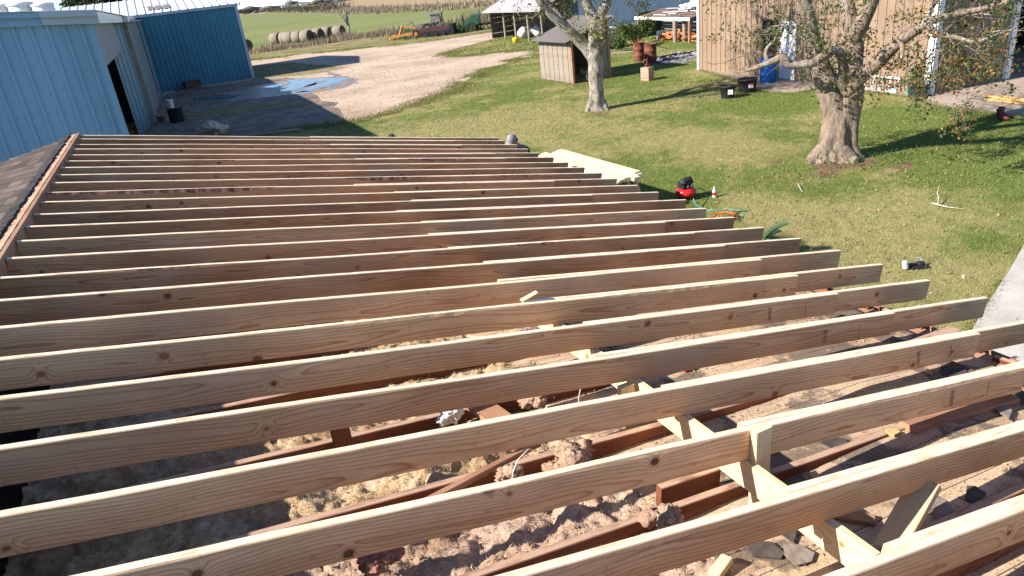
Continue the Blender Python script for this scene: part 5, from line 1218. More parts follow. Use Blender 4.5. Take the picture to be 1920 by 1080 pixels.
MT['tarp'] = plain('white_tarp', (.72, .72, .72), .6, .1, 4, .02); tag(b.build('tarp', MT['tarp']), 'heap of crumpled white tarp on the wood shelter roof', 'tarp')
# split orange firewood, a pile nobody could count
MT['firewood'] = wood('split_firewood', (.66, .30, .12), (.42, .14, .05), ring=.02, knots=False, tone=.25)
b = MB()
for i in range(170):
    t = random.uniform(.33, 1.1); hgt = .62*max(.15, 1-abs(t-.62)/.5); q = WSP(t, random.uniform(.35, 1.5), random.uniform(.03, hgt)); a = random.uniform(0, 3.14); v = Vector((math.cos(a), math.sin(a), random.uniform(-.35, .35)))*random.uniform(.14, .24)
    r = random.uniform(.05, .095); up2 = Vector((0, 0, 1)); s_ = v.cross(up2).normalized(); poly = [q-v+s_*r, q-v-s_*r*.9, q-v+up2*r*1.3]
    b.prism(poly, v*2)
o = b.build('firewood', MT['firewood']); o['kind'] = 'stuff'
P0 = WSP(.33, .75, 0); e = empty('cool_box', P0, 'pale blue white cool box beside the orange firewood', 'box'); b = MB(); b.box(P0+Vector((0, 0, .24)), (.5, .75, .48)); b.build('body', MT['tank'], e); b = MB(); b.box(P0+Vector((0, 0, .51)), (.54, .79, .06)); b.build('lid', MT['white_paint'], e)

# ================================================================ ON THE LAWN
P0 = G(1286, 373); e = empty('air_compressor', P0, 'red pancake air compressor with black motor on the grass', 'compressor')
MT['red_paint'] = plain('red_tank_paint', (.50, .018, .022), .3, .1, 3)
b = MB(); b.lathe(P0+Vector((0, 0, .05)), [(.0, 0), (.12, .0), (.19, .04), (.21, .09), (.205, .14), (.16, .18), (.06, .195), (0, .195)], 28); b.build('tank', MT['red_paint'], e)
b = MB(); b.box(P0+Vector((-.03, 0, .31)), (.20, .19, .14)); b.blob(P0+Vector((.06, .02, .33)), (.10, .11, .10), .35, 4, 3, 7); b.blob(P0+Vector((-.07, -.03, .37)), (.09, .09, .07), .35, 4, 3, 9); b.build('motor', MT['black'], e)
b = MB(); b.tube([P0+Vector((-.12, -.06, .34)), P0+Vector((-.09, -.06, .46)), P0+Vector((.08, -.06, .46)), P0+Vector((.13, -.06, .34))], .014, 8); b.build('handle', MT['black'], e)
b = MB()
for s_ in (-.04, .05): b.cyl(P0+Vector((s_, -.13, .29)), P0+Vector((s_, -.15, .29)), .028, 14)
b.build('gauges', MT['grey_metal'], e)
for a in range(4):
    b = MB(); b.cyl(P0+Vector((.13*math.cos(a*1.57+.7), .13*math.sin(a*1.57+.7), 0)), P0+Vector((.13*math.cos(a*1.57+.7), .13*math.sin(a*1.57+.7), .08)), .02, 10); b.build('foot', MT['black'], e)
def hose(pts, r, mat, lab, nm, cat):
    P = [Vector(p) for p in pts]; out = []
    for i in range(len(P)-1):
        for k in range(6):
            t = k/6; p0, p1, p2, p3 = P[max(i-1, 0)], P[i], P[i+1], P[min(i+2, len(P)-1)]
            out.append(.5*((2*p1)+(p2-p0)*t+(2*p0-5*p1+4*p2-p3)*t*t+(3*p1-p0-3*p2+p3)*t**3))
    out.append(P[-1]); b = MB(); b.tube(out, r, 6); tag(b.build(nm, MT[mat]), lab, cat)
MT['orange_cord'] = plain('orange_cord', (.70, .17, .02), .5, .15); MT['teal_hose'] = plain('teal_hose', (.12, .33, .36), .5, .1)
hose([G(1308, 352, .15), G(1322, 358, .10), G(1328, 370, .015), G(1318, 385, .012), G(1312, 396, .012)], .008, 'black', 'black power lead trailing from the compressor', 'power_cord', 'cord')
hose([G(1300, 372, .10), G(1306, 384, .015), G(1330, 394, .012), G(1365, 392, .012), G(1395, 398, .012), G(1390, 410, .012)], .008, 'teal_hose', 'thin teal air hose looping on the grass below the compressor', 'air_hose', 'hose')
hose([G(1330, 408, .02)]+[G(1362+24*math.cos(a)*(1-.02*i), 405+7*math.sin(a), .02+.004*i) for i, a in enumerate(np.linspace(3, 18, 34))]+[G(1390, 412, .02)], .010, 'orange_cord', 'coil of orange extension cord on the grass beside the rafter ends', 'extension_cord', 'cord')
P0 = G(1339, 370); e = empty('bottle', P0, 'small clear bottle with red label on the grass near the compressor', 'bottle'); b = MB(); b.lathe(P0, [(.035, 0), (.037, .14), (.015, .19), (.015, .22), (0, .22)], 12); b.build('body', MT['tank'], e)
b = MB(); b.lathe(P0+Vector((0, 0, .05)), [(.0385, 0), (.0385, .06)], 12); b.build('label_band', MT['red_plastic'], e)
# nail gun
P0 = G(1708, 504); e = empty('nail_gun', P0, 'grey and black nail gun lying on the lawn', 'nail gun'); d1 = Vector((.95, -.25, 0)).normalized(); d2 = Vector((.25, .95, 0)).normalized()
MT['tool_grey'] = plain('tool_grey', (.52, .53, .54), .45, .1)
b = MB(); b.cyl(P0+d1*-.09+Vector((0, 0, .03)), P0+d1*-.11+Vector((0, 0, .13)), .040, 16); b.blob(P0+d1*-.11+Vector((0, 0, .13)), (.042, .042, .02), 0, 1, 2); b.build('cylinder_head', MT['tool_grey'], e)
b = MB(); b.bar(P0+d1*-.08+Vector((0, 0, .05)), P0+d1*.15+Vector((0, 0, .05)), .05, .06); b.bar(P0+d1*-.02-d2*.06+Vector((0, 0, .03)), P0+d1*.20-d2*.10+Vector((0, 0, .03)), .035, .05); b.blob(P0+d1*.15+Vector((0, 0, .05)), (.07, .05, .05), .3, 4, 2, 3); b.build('body', MT['black'], e)
b = MB(); b.tube([P0+d1*.16+Vector((0, 0, .06)), P0+d1*.16+d2*.02+Vector((0, 0, .15)), P0+d1*.10+d2*.02+Vector((0, 0, .15))], .008, 6); b.build('hook', MT['tool_grey'], e)
# lumber on sawhorses
LA, LB_ = Vector((7.62, 14.3, .70)), Vector((7.72, 11.15, .70)); ld = (LB_-LA).normalized(); ls = Vector((ld.y, -ld.x, 0)); ls = ls if ls.x < 0 else -ls
MT['pine_stack'] = wood('pale_stacked_pine', (.72, .61, .42), (.58, .45, .27), ring=.012, tone=.06)
LN = ['outermost', 'second', 'third', 'innermost']
for i in range(4):
    for j in range(2 if i else 3):
        a = LA+ls*(i*.155+random.uniform(0, .01))+ld*(random.uniform(-.12, .12)+(.15 if i == 1 else 0))+Vector((0, 0, j*.041)); c = LB_+ls*(i*.155)+ld*random.uniform(-.1, .1)+Vector((0, 0, j*.041))
        o = board('lumber', a, c, .14, .038, 'pine_stack'); tag(o, 'pale new board, %s from the lawn side, %s layer of the stack' % (LN[i], ['bottom', 'second', 'top'][j]), 'lumber', 'new boards stacked beside the rafter ends')
for q_, w_ in ((.18, 'far'), (.82, 'near')):
    c = LA.lerp(LB_, q_)+ls*.23; e = empty('sawhorse', (c.x, c.y, 0), 'wooden sawhorse under the %s end of the lumber stack' % w_, 'sawhorse', 'sawhorses')
    b = MB(); b.bar(c-ls*.5+Vector((0, 0, -.07)), c+ls*.5+Vector((0, 0, -.07)), .09, .09); b.build('beam', MT['pine'], e)
    for s1 in (-.42, .42):
        for s2 in (-.28, .28): b = MB(); b.bar(c+ls*s1+ld*s2*.2+Vector((0, 0, -.06)), Vector((0, 0, 0))+Vector(((c+ls*s1*1.1+ld*s2).x, (c+ls*s1*1.1+ld*s2).y, 0)), .04, .07); b.build('leg', MT['pine'], e)
# sago palm fronds at the eave
MT['cycad'] = plain('cycad_leaf', (.030, .075, .035), .5, .3, 6)
def cycad(P0, tips, lab):
    e = empty('sago_palm', P0, lab, 'palm'); b = MB(); b.tube([P0, P0+Vector((0, 0, .25))], [.14, .11], 12, nz=.3); b.build('trunk', MT['brown_post'], e)
    for T in tips:
        b = MB(); base = P0+Vector((0, 0, .25)); T = Vector(T); n = 18; pts = [base.lerp(T, i/n)+Vector((0, 0, .45*math.sin(math.pi*min(1, i/n*.9))*(T-base).length*.35)) for i in range(n+1)]; b.tube(pts, [.012*(1-.7*i/n) for i in range(n+1)], 5)
        for i in range(3, n):
            t = (pts[i+1]-pts[i]).normalized(); sd = t.cross(Vector((0, 0, 1))).normalized(); u = sd.cross(t); L = .13*math.sin(math.pi*(.12+.85*i/n))+.03
            for s_ in (-1, 1):
                for k in (0, .5):
                    p = pts[i].lerp(pts[i+1], k); q = p+sd*s_*L+t*L*.55+u*L*.35; ww = t*.009
                    b.add([p-ww, p+ww, q], [(0, 1, 2)])
        b.build('frond', MT['cycad'], e)
for (px, py), tp, lab in (((1362, 455), [(1402, 403, .72), (1388, 414, .5)], 'narrow sago palm frond poking up past the rafter ends by the orange cord'),
                          ((1425, 484), [(1479, 424, .55), (1466, 437, .35), (1508, 463, .22)], 'sago palm with a broad feathered frond beside the middle rafter ends')):
    P0 = G(px, py); cycad(P0, [G(x, y, z) for x, y, z in tp], lab)
# fallen twigs
MT['dead_twig'] = plain('bleached_twig', (.45, .38, .31), .9, .25, 10)
b = MB(); a = G(1748, 381, .02); b.tube([a, G(1760, 384, .05), G(1775, 388, .04), G(1808, 392, .02)], [.012, .014, .011, .005], 6); b.tube([G(1758, 384, .04), G(1760, 370, .12), G(1757, 362, .16), G(1762, 346, .26)], [.010, .008, .007, .003], 6); b.tube([G(1758, 370, .12), G(1751, 378, .1)], [.006, .003], 5); b.tube([G(1775, 388, .04), G(1790, 384, .03)], [.006, .003], 5)
tag(b.build('fallen_branch', MT['dead_twig']), 'forked bleached branch lying on the lawn below the big tree', 'branch')
b = MB(); b.tube([G(1497, 345, .01), G(1500, 352, .05), G(1505, 360, .02)], [.012, .010, .006], 6); tag(b.build('fallen_branch', MT['dead_twig']), 'short brown stick on the lawn left of the big tree foot', 'branch')
b = MB(); b.box(G(1806, 519, .01), (.10, .03, .02), Euler((0, 0, .6)).to_matrix()); tag(b.build('wood_scrap', MT['pine_stack']), 'small pale wood scrap on the lawn beside the concrete path', 'scrap')
# ================================================================ TREES
def bark(name, dark, mid, pale, lich=.5, sc=1.0):
    m = NT(name, .95, .1); o = m.obj()
    f = m.noise(m.map(o, (22*sc, 22*sc, 5*sc)), 1.0, 6, .7); g = m.noise(o, 3.0*sc, 5, .6)
    c = m.ramp(f, [(.32, dark), (.52, mid), (.70, tuple(x*1.25 for x in mid))])
    l = m.math('MULTIPLY', m.mask(g, lich, lich+.12), m.mask(m.noise(o, 30*sc, 4), .35, .6)); c = m.mix(l, c, pale)
    m.color(c); m.bump(m.math('ADD', f, m.math('MULTIPLY', m.noise(o, 40*sc, 4), .4)), .035, 1.0); return m.m
MT['bark_grey'] = bark('grey_furrowed_bark', (.05, .042, .034), (.24, .205, .17), (.46, .43, .38), .44)
MT['bark_smooth'] = bark('smooth_pale_bark', (.08, .06, .044), (.245, .19, .142), (.38, .36, .32), .54, .7)
MT['twig'] = plain('pale_twigs', (.30, .255, .21), .9, .35, 3)
m = NT('tree_leaves', .55, .3); at_ = m.n('Attribute', attribute_name='tint').outputs['Color']; m.color(at_)
tr_ = m.n('BsdfTranslucent', {'Color': m.mix(1.0, at_, (1.3, 1.4, .8), 'MULTIPLY')}); mx = m.n('MixShader', {0: .3, 1: m.b.outputs[0], 2: tr_.outputs[0]})
m.t.links.new(mx.outputs[0], m.t.nodes['Material Output'].inputs[0]); MT['leaf'] = m.m

def vplane(P0):
    n = Vector((P0[0], P0[1], 0)).normalized(); base = Vector(P0)
    def at(px, py, off=0.0):
        d = ray(px, py); t = ((base-CAM).dot(n)+off)/d.dot(n); return CAM+d*t
    return at
def limb(b, at, pts, n=14, nz=.10, nsc=3, lob=0, lamp=0, tw=.25, res=5, end=None):
    """pts: (px, py, radius in photo px, depth offset)"""
    P = []; R = []
    for q in pts:
        p = at(q[0], q[1], q[3] if len(q) > 3 else 0); P.append(p); R.append(q[2]*depth(p)/FPX)
    return smooth_tube(b, P, R, n, nz, nsc, lob, lamp, tw, res)
def smooth_tube(b, P, R, n=14, nz=.10, nsc=3, lob=0, lamp=0, tw=.25, res=5):
    op = []; orr = []
    for i in range(len(P)-1):
        for k in range(res):
            t = k/res; p0, p1, p2, p3 = P[max(i-1, 0)], P[i], P[i+1], P[min(i+2, len(P)-1)]
            op.append(.5*((2*p1)+(p2-p0)*t+(2*p0-5*p1+4*p2-p3)*t*t+(3*p1-p0-3*p2+p3)*t**3)); orr.append(R[i]*(1-t)+R[i+1]*t)
    op.append(P[-1]); orr.append(R[-1])
    b.tube(op, orr, n, True, nz, nsc, lob, lamp, tw); return op, orr
def rnd_unit():
    v = Vector((random.gauss(0, 1), random.gauss(0, 1), random.gauss(0, 1))); return v.normalized()
def grow(b, tips, P, d, L, r, lvl, spread=.75, upb=.12, minz=.4, kids=(2, 4), droop=0.0):
    """a bent branch with smaller ones along it; tips gather the leaf spots"""
    n = 4; pts = [P]; rr = [r]; v = d.normalized()
    for i in range(n):
        v = (v+rnd_unit()*.22+Vector((0, 0, upb-droop))).normalized(); q = pts[-1]+v*L/n
        if q.z < minz: q.z = minz
        pts.append(q); rr.append(r*(1-.72*(i+1)/n))
    b.tube(pts, rr, 8 if r > .03 else (5 if r > .010 else 3), r > .02, .06 if r > .03 else 0)
    if lvl <= 0:
        tips.append((pts[-1], v)); tips.append((pts[-2], v)); return
    for _ in range(random.randint(*kids)):
        i = random.randint(1, n); p = pts[i]; dd = (pts[i]-pts[i-1]).normalized(); sd = rnd_unit(); sd = (sd-dd*sd.dot(dd)).normalized()
        grow(b, tips, p, dd*(1-spread*.5)+sd*spread, L*random.uniform(.45, .75), rr[i]*random.uniform(.5, .75)+.0015, lvl-1, spread, upb, minz, kids, droop)
    grow(b, tips, pts[-1], v, L*.6, rr[-1], lvl-1, spread, upb, minz, kids, droop)
def leaves(name, spots, per, size, cols, parent, jit=.10, hang=.2):
    """folded leaf blades round the twig ends"""
    n = len(spots)*per
    if n == 0: return None
    C = np.array([tuple(s[0]) for s in spots], dtype=np.float32).repeat(per, 0)+np.random.randn(n, 3).astype(np.float32)*jit
    a = np.random.randn(n, 3); a[:, 2] -= hang; a /= np.linalg.norm(a, axis=1)[:, None]
    q = np.random.randn(n, 3); s = np.cross(a, q); s /= np.linalg.norm(s, axis=1)[:, None]; u = np.cross(s, a)
    L = size*np.random.uniform(.6, 1.3, (n, 1)); W = L*.27
    V = np.stack([C, C+a*L*.5+s*W+u*L*.08, C+a*L, C+a*L*.5-s*W+u*L*.08], 1).reshape(-1, 3)
    i = np.arange(n)[:, None]*4; F = np.concatenate([i+[0, 1, 2], i+[0, 2, 3]], 0)
    K = pick(cols, np.random.randint(0, len(cols), n))*np.random.uniform(.7, 1.25, (n, 1)); return np_mesh(name, V, F, MT['leaf'], parent, np.repeat(K, 4, 0))
GREEN = [(.050, .085, .022), (.075, .115, .028), (.035, .065, .020), (.10, .13, .035)]
AUTUMN = [(.24, .12, .035), (.30, .17, .05), (.20, .085, .028), (.17, .14, .04), (.07, .10, .03), (.055, .085, .025)]
MIXED = GREEN+[(.16, .17, .04), (.24, .20, .05)]

# ---- the big forked tree on the right
T2 = G(1558, 300); at2 = vplane(T2); e2 = empty('tree', T2, 'big pale barked tree with twin fluted trunks and rusty leaves, right side', 'tree')
b = MB(); twg = MB(); tp_green = []; tp_aut = []; tp_up = []
limb(b, at2, [(1556, 318, 47, 0), (1556, 304, 39, 0), (1558, 286, 30, 0), (1561, 262, 25, 0), (1565, 232, 21.5, 0), (1566, 205, 20.5, 0), (1560, 180, 21, 0), (1548, 155, 21, 0)], 28, .10, 2.2, 4, .13, .10)
limb(b, at2, [(1592, 312, 40, .12), (1588, 300, 27, .1), (1586, 275, 20, .08), (1588, 245, 18, .05), (1592, 215, 18, .02), (1596, 185, 18, 0), (1600, 160, 18, 0)], 24, .10, 2.4, 3, .12, -.1)
# root flare
for px, py in ((1515, 306), (1532, 318), (1562, 326), (1592, 318), (1606, 304)):
    limb(b, at2, [(1560+(px-1560)*.35, 280, 16, -.1), (1560+(px-1560)*.75, 298, 14, -.2), (px, py, 7, -.35)], 10, .15, 4)
limb(b, at2, [(1553, 165, 21), (1538, 130, 20), (1525, 95, 18), (1516, 50, 16.5), (1504, 0, 15.5), (1488, -70, 15), (1480, -160, 12), (1465, -260, 8)], 18, .08, 2.5)
limb(b, at2, [(1595, 175, 18), (1599, 130, 17, .1), (1602, 90, 16, .2), (1598, 55, 15, .3), (1590, 20, 14, .4), (1580, -40, 13, .6), (1590, -140, 9, .9), (1600, -240, 6, 1)], 16, .08, 2.5)
limb(b, at2, [(1600, 75, 15, .2), (1622, 30, 14, .1), (1640, -10, 12, 0), (1665, -70, 10, -.2), (1700, -160, 7, -.4)], 14, .08, 2.5)
r_limb = [(1590, 172, 15, -.2), (1615, 142, 14, -.35), (1640, 122, 13, -.5), (1664, 98, 12, -.6), (1690, 76, 10.5, -.7), (1714, 60, 9, -.8), (1738, 44, 8.5, -.9), (1760, 34, 7, -.9), (1800, 26, 5.5, -.9), (1850, 14, 4.5, -1), (1910, -4, 3.5, -1.1)]
limb(b, at2, r_limb, 14, .14, 5)
limb(b, at2, [(1690, 76, 8, -.7), (1700, 62, 7.5, -.5), (1722, 52, 6, -.4), (1737, 43, 7, -.6), (1741, 26, 5.5, -.6), (1752, 8, 4, -.6), (1770, -20, 3, -.6)], 10, .14, 5)
limb(b, at2, [(1738, 44, 7, -.9), (1750, 58, 6, -1), (1766, 66, 5, -1.1), (1792, 70, 4, -1.2), (1822, 78, 3, -1.3), (1850, 72, 2.2, -1.3), (1905, 52, 1.6, -1.3)], 9, .14, 5)
limb(b, at2, [(1690, 80, 5, -.8), (1692, 95, 4, -.9), (1690, 110, 2.5, -1)], 8, .14, 5)
l_limb = [(1590, 120, 9, -.4), (1574, 98, 8.5, -.55), (1556, 97, 8.5, -.65), (1540, 108, 8, -.7), (1522, 118, 8, -.75), (1500, 121, 7.5, -.8), (1480, 120, 7.5, -.8), (1466, 108, 8, -.8), (1456, 112, 6.5, -.8), (1440, 118, 5.5, -.8), (1420, 126, 4.5, -.8), (1400, 132, 3, -.8)]
limb(b, at2, [(1590, 170, 12, -.2), (1578, 150, 10, -.35), (1582, 130, 9, -.4)]+l_limb[1:], 12, .16, 6)
limb(b, at2, [(1440, 117, 4.5, -.8), (1436, 102, 4, -.8), (1440, 88, 3.5, -.8), (1452, 76, 2.5, -.8), (1458, 60, 1.5, -.8)], 8, .1, 5)
limb(b, at2, [(1404, 131, 3, -.8), (1402, 112, 2.6, -.8), (1394, 104, 2, -.8), (1370, 112, 1.4, -.8), (1340, 120, .9, -.8), (1316, 114, .5, -.8)], 6)
b.build('trunk', MT['bark_smooth'], e2)
def twigs(at, px, py, off, n, L, tips, lvl=2, droop=0.0, r=.010, dirs=None, spread=.8):
    for _ in range(max(1, int(round(n*.62)))):
        P = at(px+random.uniform(-8, 8), py+random.uniform(-8, 8), off+random.uniform(-.15, .15))
        d = rnd_unit() if dirs is None else (Vector(dirs)+rnd_unit()*.7)
        grow(twg, tips, P, d, L*random.uniform(.7, 1.3), r, lvl, spread, .05, 1.0, (2, 3), droop)
for q in ((1745, 52), (1770, 66), (1800, 72), (1830, 76), (1780, 40), (1850, 60)): twigs(at2, q[0], q[1], -1.1, 3, .75, tp_aut, 2, .18)
for q in ((1750, 90), (1780, 110), (1810, 120), (1830, 135), (1770, 140), (1800, 150), (1850, 100)): twigs(at2, q[0], q[1], -1.2, 2, .6, tp_aut, 2, .15, .008)
for q in ((1690, 105), (1700, 125), (1720, 140), (1710, 150)): twigs(at2, q[0], q[1], -.9, 2, .45, tp_aut, 2, .2, .007)
for q in ((1790, 175), (1765, 195), (1820, 190), (1800, 185)): twigs(at2, q[0], q[1], -1.4, 1, .4, tp_green, 1, .1, .006)
for q in ((1620, 140), (1640, 120), (1600, 95), (1625, 60), (1660, 40), (1680, 20)): twigs(at2, q[0], q[1], -.2, 2, .55, tp_aut, 2, .0, .008)
for q in ((1700, 20), (1740, 5), (1790, 10), (1830, 0), (1860, 30)): twigs(at2, q[0], q[1], -.7, 3, .7, tp_green, 2, .0, .010)
for q in ((1415, 30), (1395, 40), (1440, 20), (1430, 60), (1455, 80), (1460, 40), (1485, 30), (1410, 60), (1490, 70)): twigs(at2, q[0], q[1], -.8, 2, .55, tp_green, 2, .0, .008)
for q in ((1505, 70), (1530, 90), (1545, 70), (1520, 40), (1555, 60), (1500, 100), (1570, 80)): twigs(at2, q[0], q[1], -.7, 2, .5, tp_green, 2, .0, .008)
for q in ((1360, 112), (1400, 108), (1385, 128)): twigs(at2, q[0], q[1], -.8, 2, .5, [], 1, .05, .006)
bare = []
for q in ((1700, 80), (1760, 30), (1820, 60), (1880, 60), (1900, 30), (1650, 150), (1600, 170), (1480, 100)): twigs(at2, q[0], q[1], -.9, 2, .7, bare, 2, .05, .008)
for px, py, n_ in ((1490, -80, 3), (1480, -160, 4), (1465, -250, 4), (1585, -60, 3), (1590, -140, 4), (1600, -230, 4), (1665, -70, 4), (1700, -150, 5), (1900, -10, 3), (1770, -20, 3), (1640, -20, 2)):
    P = at2(px, py)
    for _ in range(n_): grow(twg, tp_up, P, Vector((random.gauss(0, 1), random.gauss(0, 1), .5)), random.uniform(1.0, 1.7), .035, 3, .75, .06, 2.6, (2, 3))
twg.build('twigs', MT['twig'], e2)
leaves('crown', tp_aut, 6, .074, AUTUMN+GREEN[:3], e2, .06); leaves('crown', tp_green, 4, .074, GREEN+AUTUMN[3:], e2, .06); leaves('crown', tp_up, 4, .085, MIXED, e2, .11)

# ---- the left tree
T1 = G(1120, 206); at1 = vplane(T1); e1 = empty('tree', T1, 'grey furrowed tree with a long slanting left limb beside the little shed', 'tree')
b = MB(); twg = MB(); tp1 = []; tp1u = []
limb(b, at1, [(1119, 214, 25), (1119, 205, 18), (1119, 190, 14.5), (1118, 170, 13), (1117, 145, 13), (1116, 120, 13.5), (1115, 98, 16), (1116, 78, 15), (1118, 55, 14.5), (1120, 35, 14), (1118, 22, 13)], 24, .16, 4, 3, .07, .1)
for px, py in ((1100, 213), (1110, 217), (1130, 213), (1141, 206)): limb(b, at1, [(1119+(px-1119)*.4, 188, 8, -.05), (1119+(px-1119)*.8, 204, 6, -.15), (px, py, 3, -.25)], 9, .15, 6)
limb(b, at1, [(1112, 105, 13), (1098, 88, 12), (1080, 70, 10.5, -.1), (1060, 52, 9.5, -.2), (1040, 33, 8.5, -.3), (1022, 14, 7.5, -.4), (1005, -8, 6.5, -.5), (985, -40, 5.5, -.6), (960, -90, 4, -.6)], 14, .12, 5)
limb(b, at1, [(1072, 60, 6, -.1), (1050, 35, 7.5, .1), (1030, 12, 7, .2), (1015, -10, 6, .3), (1000, -50, 4, .4)], 10, .12, 5)
limb(b, at1, [(1116, 40, 11), (1106, 20, 10), (1098, 0, 9), (1090, -30, 8), (1085, -90, 6), (1075, -160, 4)], 12, .12, 5)
limb(b, at1, [(1120, 40, 10), (1132, 18, 9.5), (1140, 0, 9), (1150, -40, 8), (1165, -100, 6), (1180, -170, 4)], 12, .12, 5)
b.build('trunk', MT['bark_grey'], e1)
for q in ((1135, 30), (1150, 15), (1145, 50), (1160, 30), (1175, 20), (1165, 5), (1130, 5), (1185, 8)): twigs(at1, q[0], q[1], -.4, 2, .75, tp1, 2, .0, .012)
for q in ((1130, 60), (1138, 65), (1128, 45)): twigs(at1, q[0], q[1], -.5, 2, .4, tp1, 1, .1, .008)
for q in ((1010, 10), (1045, 30), (1060, 45), (1000, 20)): twigs(at1, q[0], q[1], -.3, 1, .6, tp1u[:0], 2, .0, .008)
for q in ((1010, 8), (1150, 0)): twigs(at1, q[0], q[1], -.3, 1, .5, tp1, 1, 0, .008)
for px, py, n_ in ((985, -40, 3), (960, -90, 4), (1000, -45, 3), (1090, -40, 3), (1085, -90, 4), (1075, -160, 4), (1150, -50, 3), (1165, -100, 4), (1180, -165, 5), (1140, -10, 2), (1090, -20, 4), (1150, -30, 4), (1100, -60, 4), (1160, -70, 4), (1010, -30, 3)):
    P = at1(px, py)
    for _ in range(n_): grow(twg, tp1u, P, Vector((random.gauss(0, 1), random.gauss(0, 1), .45)), random.uniform(1.2, 2.0), .04, 3, .75, .05, 3.2, (2, 3))
for q in ((1230, 2), (1262, 8), (1240, 20), (1345, 10), (1325, 30), (1300, 4)): twigs(at1, q[0], q[1], -1.5, 1, .5, tp1, 1, .1, .007)
twg.build('twigs', MT['twig'], e1)
leaves('crown', tp1, 5, .09, [(.075, .115, .025), (.14, .17, .04), (.26, .24, .05), (.05, .085, .02), (.30, .20, .04), (.10, .14, .03)], e1, .11)
leaves('crown', tp1u, 3, .09, MIXED, e1, .13)

# ---- smaller ones
def small_tree(P0, lab, h, r, lvl, cols=None, per=6, size=.1, nm='tree', cat='tree', n=6, spread=.7, matt='twig', jit=.12, upb=.15):
    e = empty(nm, P0, lab, cat); b = MB(); tips = []
    top = P0+Vector((.1*h*.3, 0, h*.42)); b.tube([P0, P0.lerp(top, .5)+Vector((.03*h, 0, 0)), top], [r, r*.8, r*.65], 9, nz=.1)
    for i in range(n):
        a = 6.283*i/n+random.uniform(-.3, .3); p = P0.lerp(top, random.uniform(.45, 1)); grow(b, tips, p, Vector((math.cos(a)*.7, math.sin(a)*.7, .9)), h*.30*random.uniform(.8, 1.2), r*.45, lvl, spread, upb, .2, (2, 3))
    b.build('trunk', MT[matt], e)
    if cols: leaves('crown', tips, per, size, cols, e, jit)
small_tree(G(654, 68), 'small leafless grey tree standing beside the round bales', 5.6, .16, 3, None, n=9, spread=.6)
small_tree(G(625, 71), 'thin leafless sapling in the weeds in front of the bales', 2.2, .05, 2, None, n=5)
P0 = D(160, 12, 78); P0.z = 0; DARKG = [(.028, .048, .022), (.04, .066, .028), (.055, .08, .035), (.02, .036, .018)]
small_tree(P0, 'round dark evergreen tree rising behind the pale barn roof', 7.4, .35, 4, DARKG, 16, .42, n=9, spread=.8, matt='brown_post', jit=.45, upb=.08)
for px, py, h, lab in ((1172, 93, 1.7, 'leafy shrub beside the caged water tank'), (1212, 80, 1.5, 'weedy green bush in front of the wood shelter left post'), (1188, 88, 1.1, 'low dark green shrub between water tank and rusty drums'), (1160, 98, .8, 'small green weed clump under the water tank corner')):
    small_tree(G(px, py), lab, h, .03, 2, GREEN+[(.10, .16, .04), (.15, .19, .05)], 10, .11, 'shrub', 'shrub', n=8, spread=.9, jit=.12)
b = MB(); q0 = G(1172, 76); q1 = G(1192, 64)
b.tube([G(1163, 92), G(1167, 70, .5), G(1166, 50, 1.2)], [.05, .045, .03], 7); b.tube([G(1200, 88), G(1188, 62, .8), G(1178, 44, 1.6)], [.05, .045, .03], 7); b.tube([G(1160, 70, .7), G(1192, 64, .7)], [.04, .04], 7)
tag(b.build('pipe_arch', MT['rust_brown']), 'rusty bent pipe arch behind the drums near the water tank', 'pipe arch')
# ivy and plants in the pots
for P0, n, h, e in ((Vector(E_pot1.location)+Vector((0, 0, .38)), 9, .28, E_pot1), (Vector(E_pot2.location)+Vector((0, 0, .46)), 7, .3, E_pot2)):
    b = MB(); tips = []
    for i in range(n): grow(b, tips, P0+Vector((random.uniform(-.15, .15), random.uniform(-.15, .15), 0)), Vector((random.gauss(0, 1), random.gauss(0, 1), .8)), h, .006, 1, .8, 0, .2)
    b.build('stems', MT['twig'], e); leaves('foliage', tips, 8, .07, GREEN+[(.09, .15, .03)], e, .06)
# weeds round the big tree foot
tips = []; b = MB()
for i in range(40):
    a = random.uniform(0, 6.28); q = G(1600, 312)+Vector((random.gauss(0, .9), random.gauss(0, .5), 0)); tips.append((q+Vector((0, 0, .05)), None))
o = leaves('clover', tips, 22, .05, [(.06, .14, .03), (.08, .18, .03), (.05, .11, .02)], None, .10, -1.0); o['kind'] = 'stuff'

# ================================================================ PEOPLE
MT['skin'] = plain('skin', (.42, .22, .14), .55, .1, 6)
MT['shirt'] = plain('black_shirt', (.018, .018, .022), .9, .3, 8, .004); MT['jeans'] = plain('blue_jeans', (.045, .06, .10), .9, .2, 10)
MT['cap_grey'] = plain('grey_cap', (.24, .235, .23), .85, .2, 12); MT['cap_dark'] = plain('dark_cap', (.03, .035, .045), .85, .2, 12); MT['hair'] = plain('brown_hair', (.05, .03, .02), .8, .3, 20)
def skin_mesh(name, pts, edges, mat, parent, sub=2):
    """pts: (Vector, rx, ry); grows one continuous surface"""
    me = bpy.data.meshes.new(name); o0 = Vector(parent.location)
    R_ = parent.rotation_euler.to_matrix()
    me.from_pydata([tuple(p[0]) for p in pts], edges, []); me.update()
    o = bpy.data.objects.new(name, me); col.objects.link(o); o.parent = parent; me.materials.append(MT[mat])
    md = o.modifiers.new('skin', 'SKIN'); md.use_smooth_shade = True
    for v, p in zip(me.skin_vertices[0].data, pts): v.radius = (p[1], p[2])
    me.skin_vertices[0].data[0].use_root = True
    s = o.modifiers.new('sub', 'SUBSURF'); s.levels = sub; s.render_levels = sub
    return o
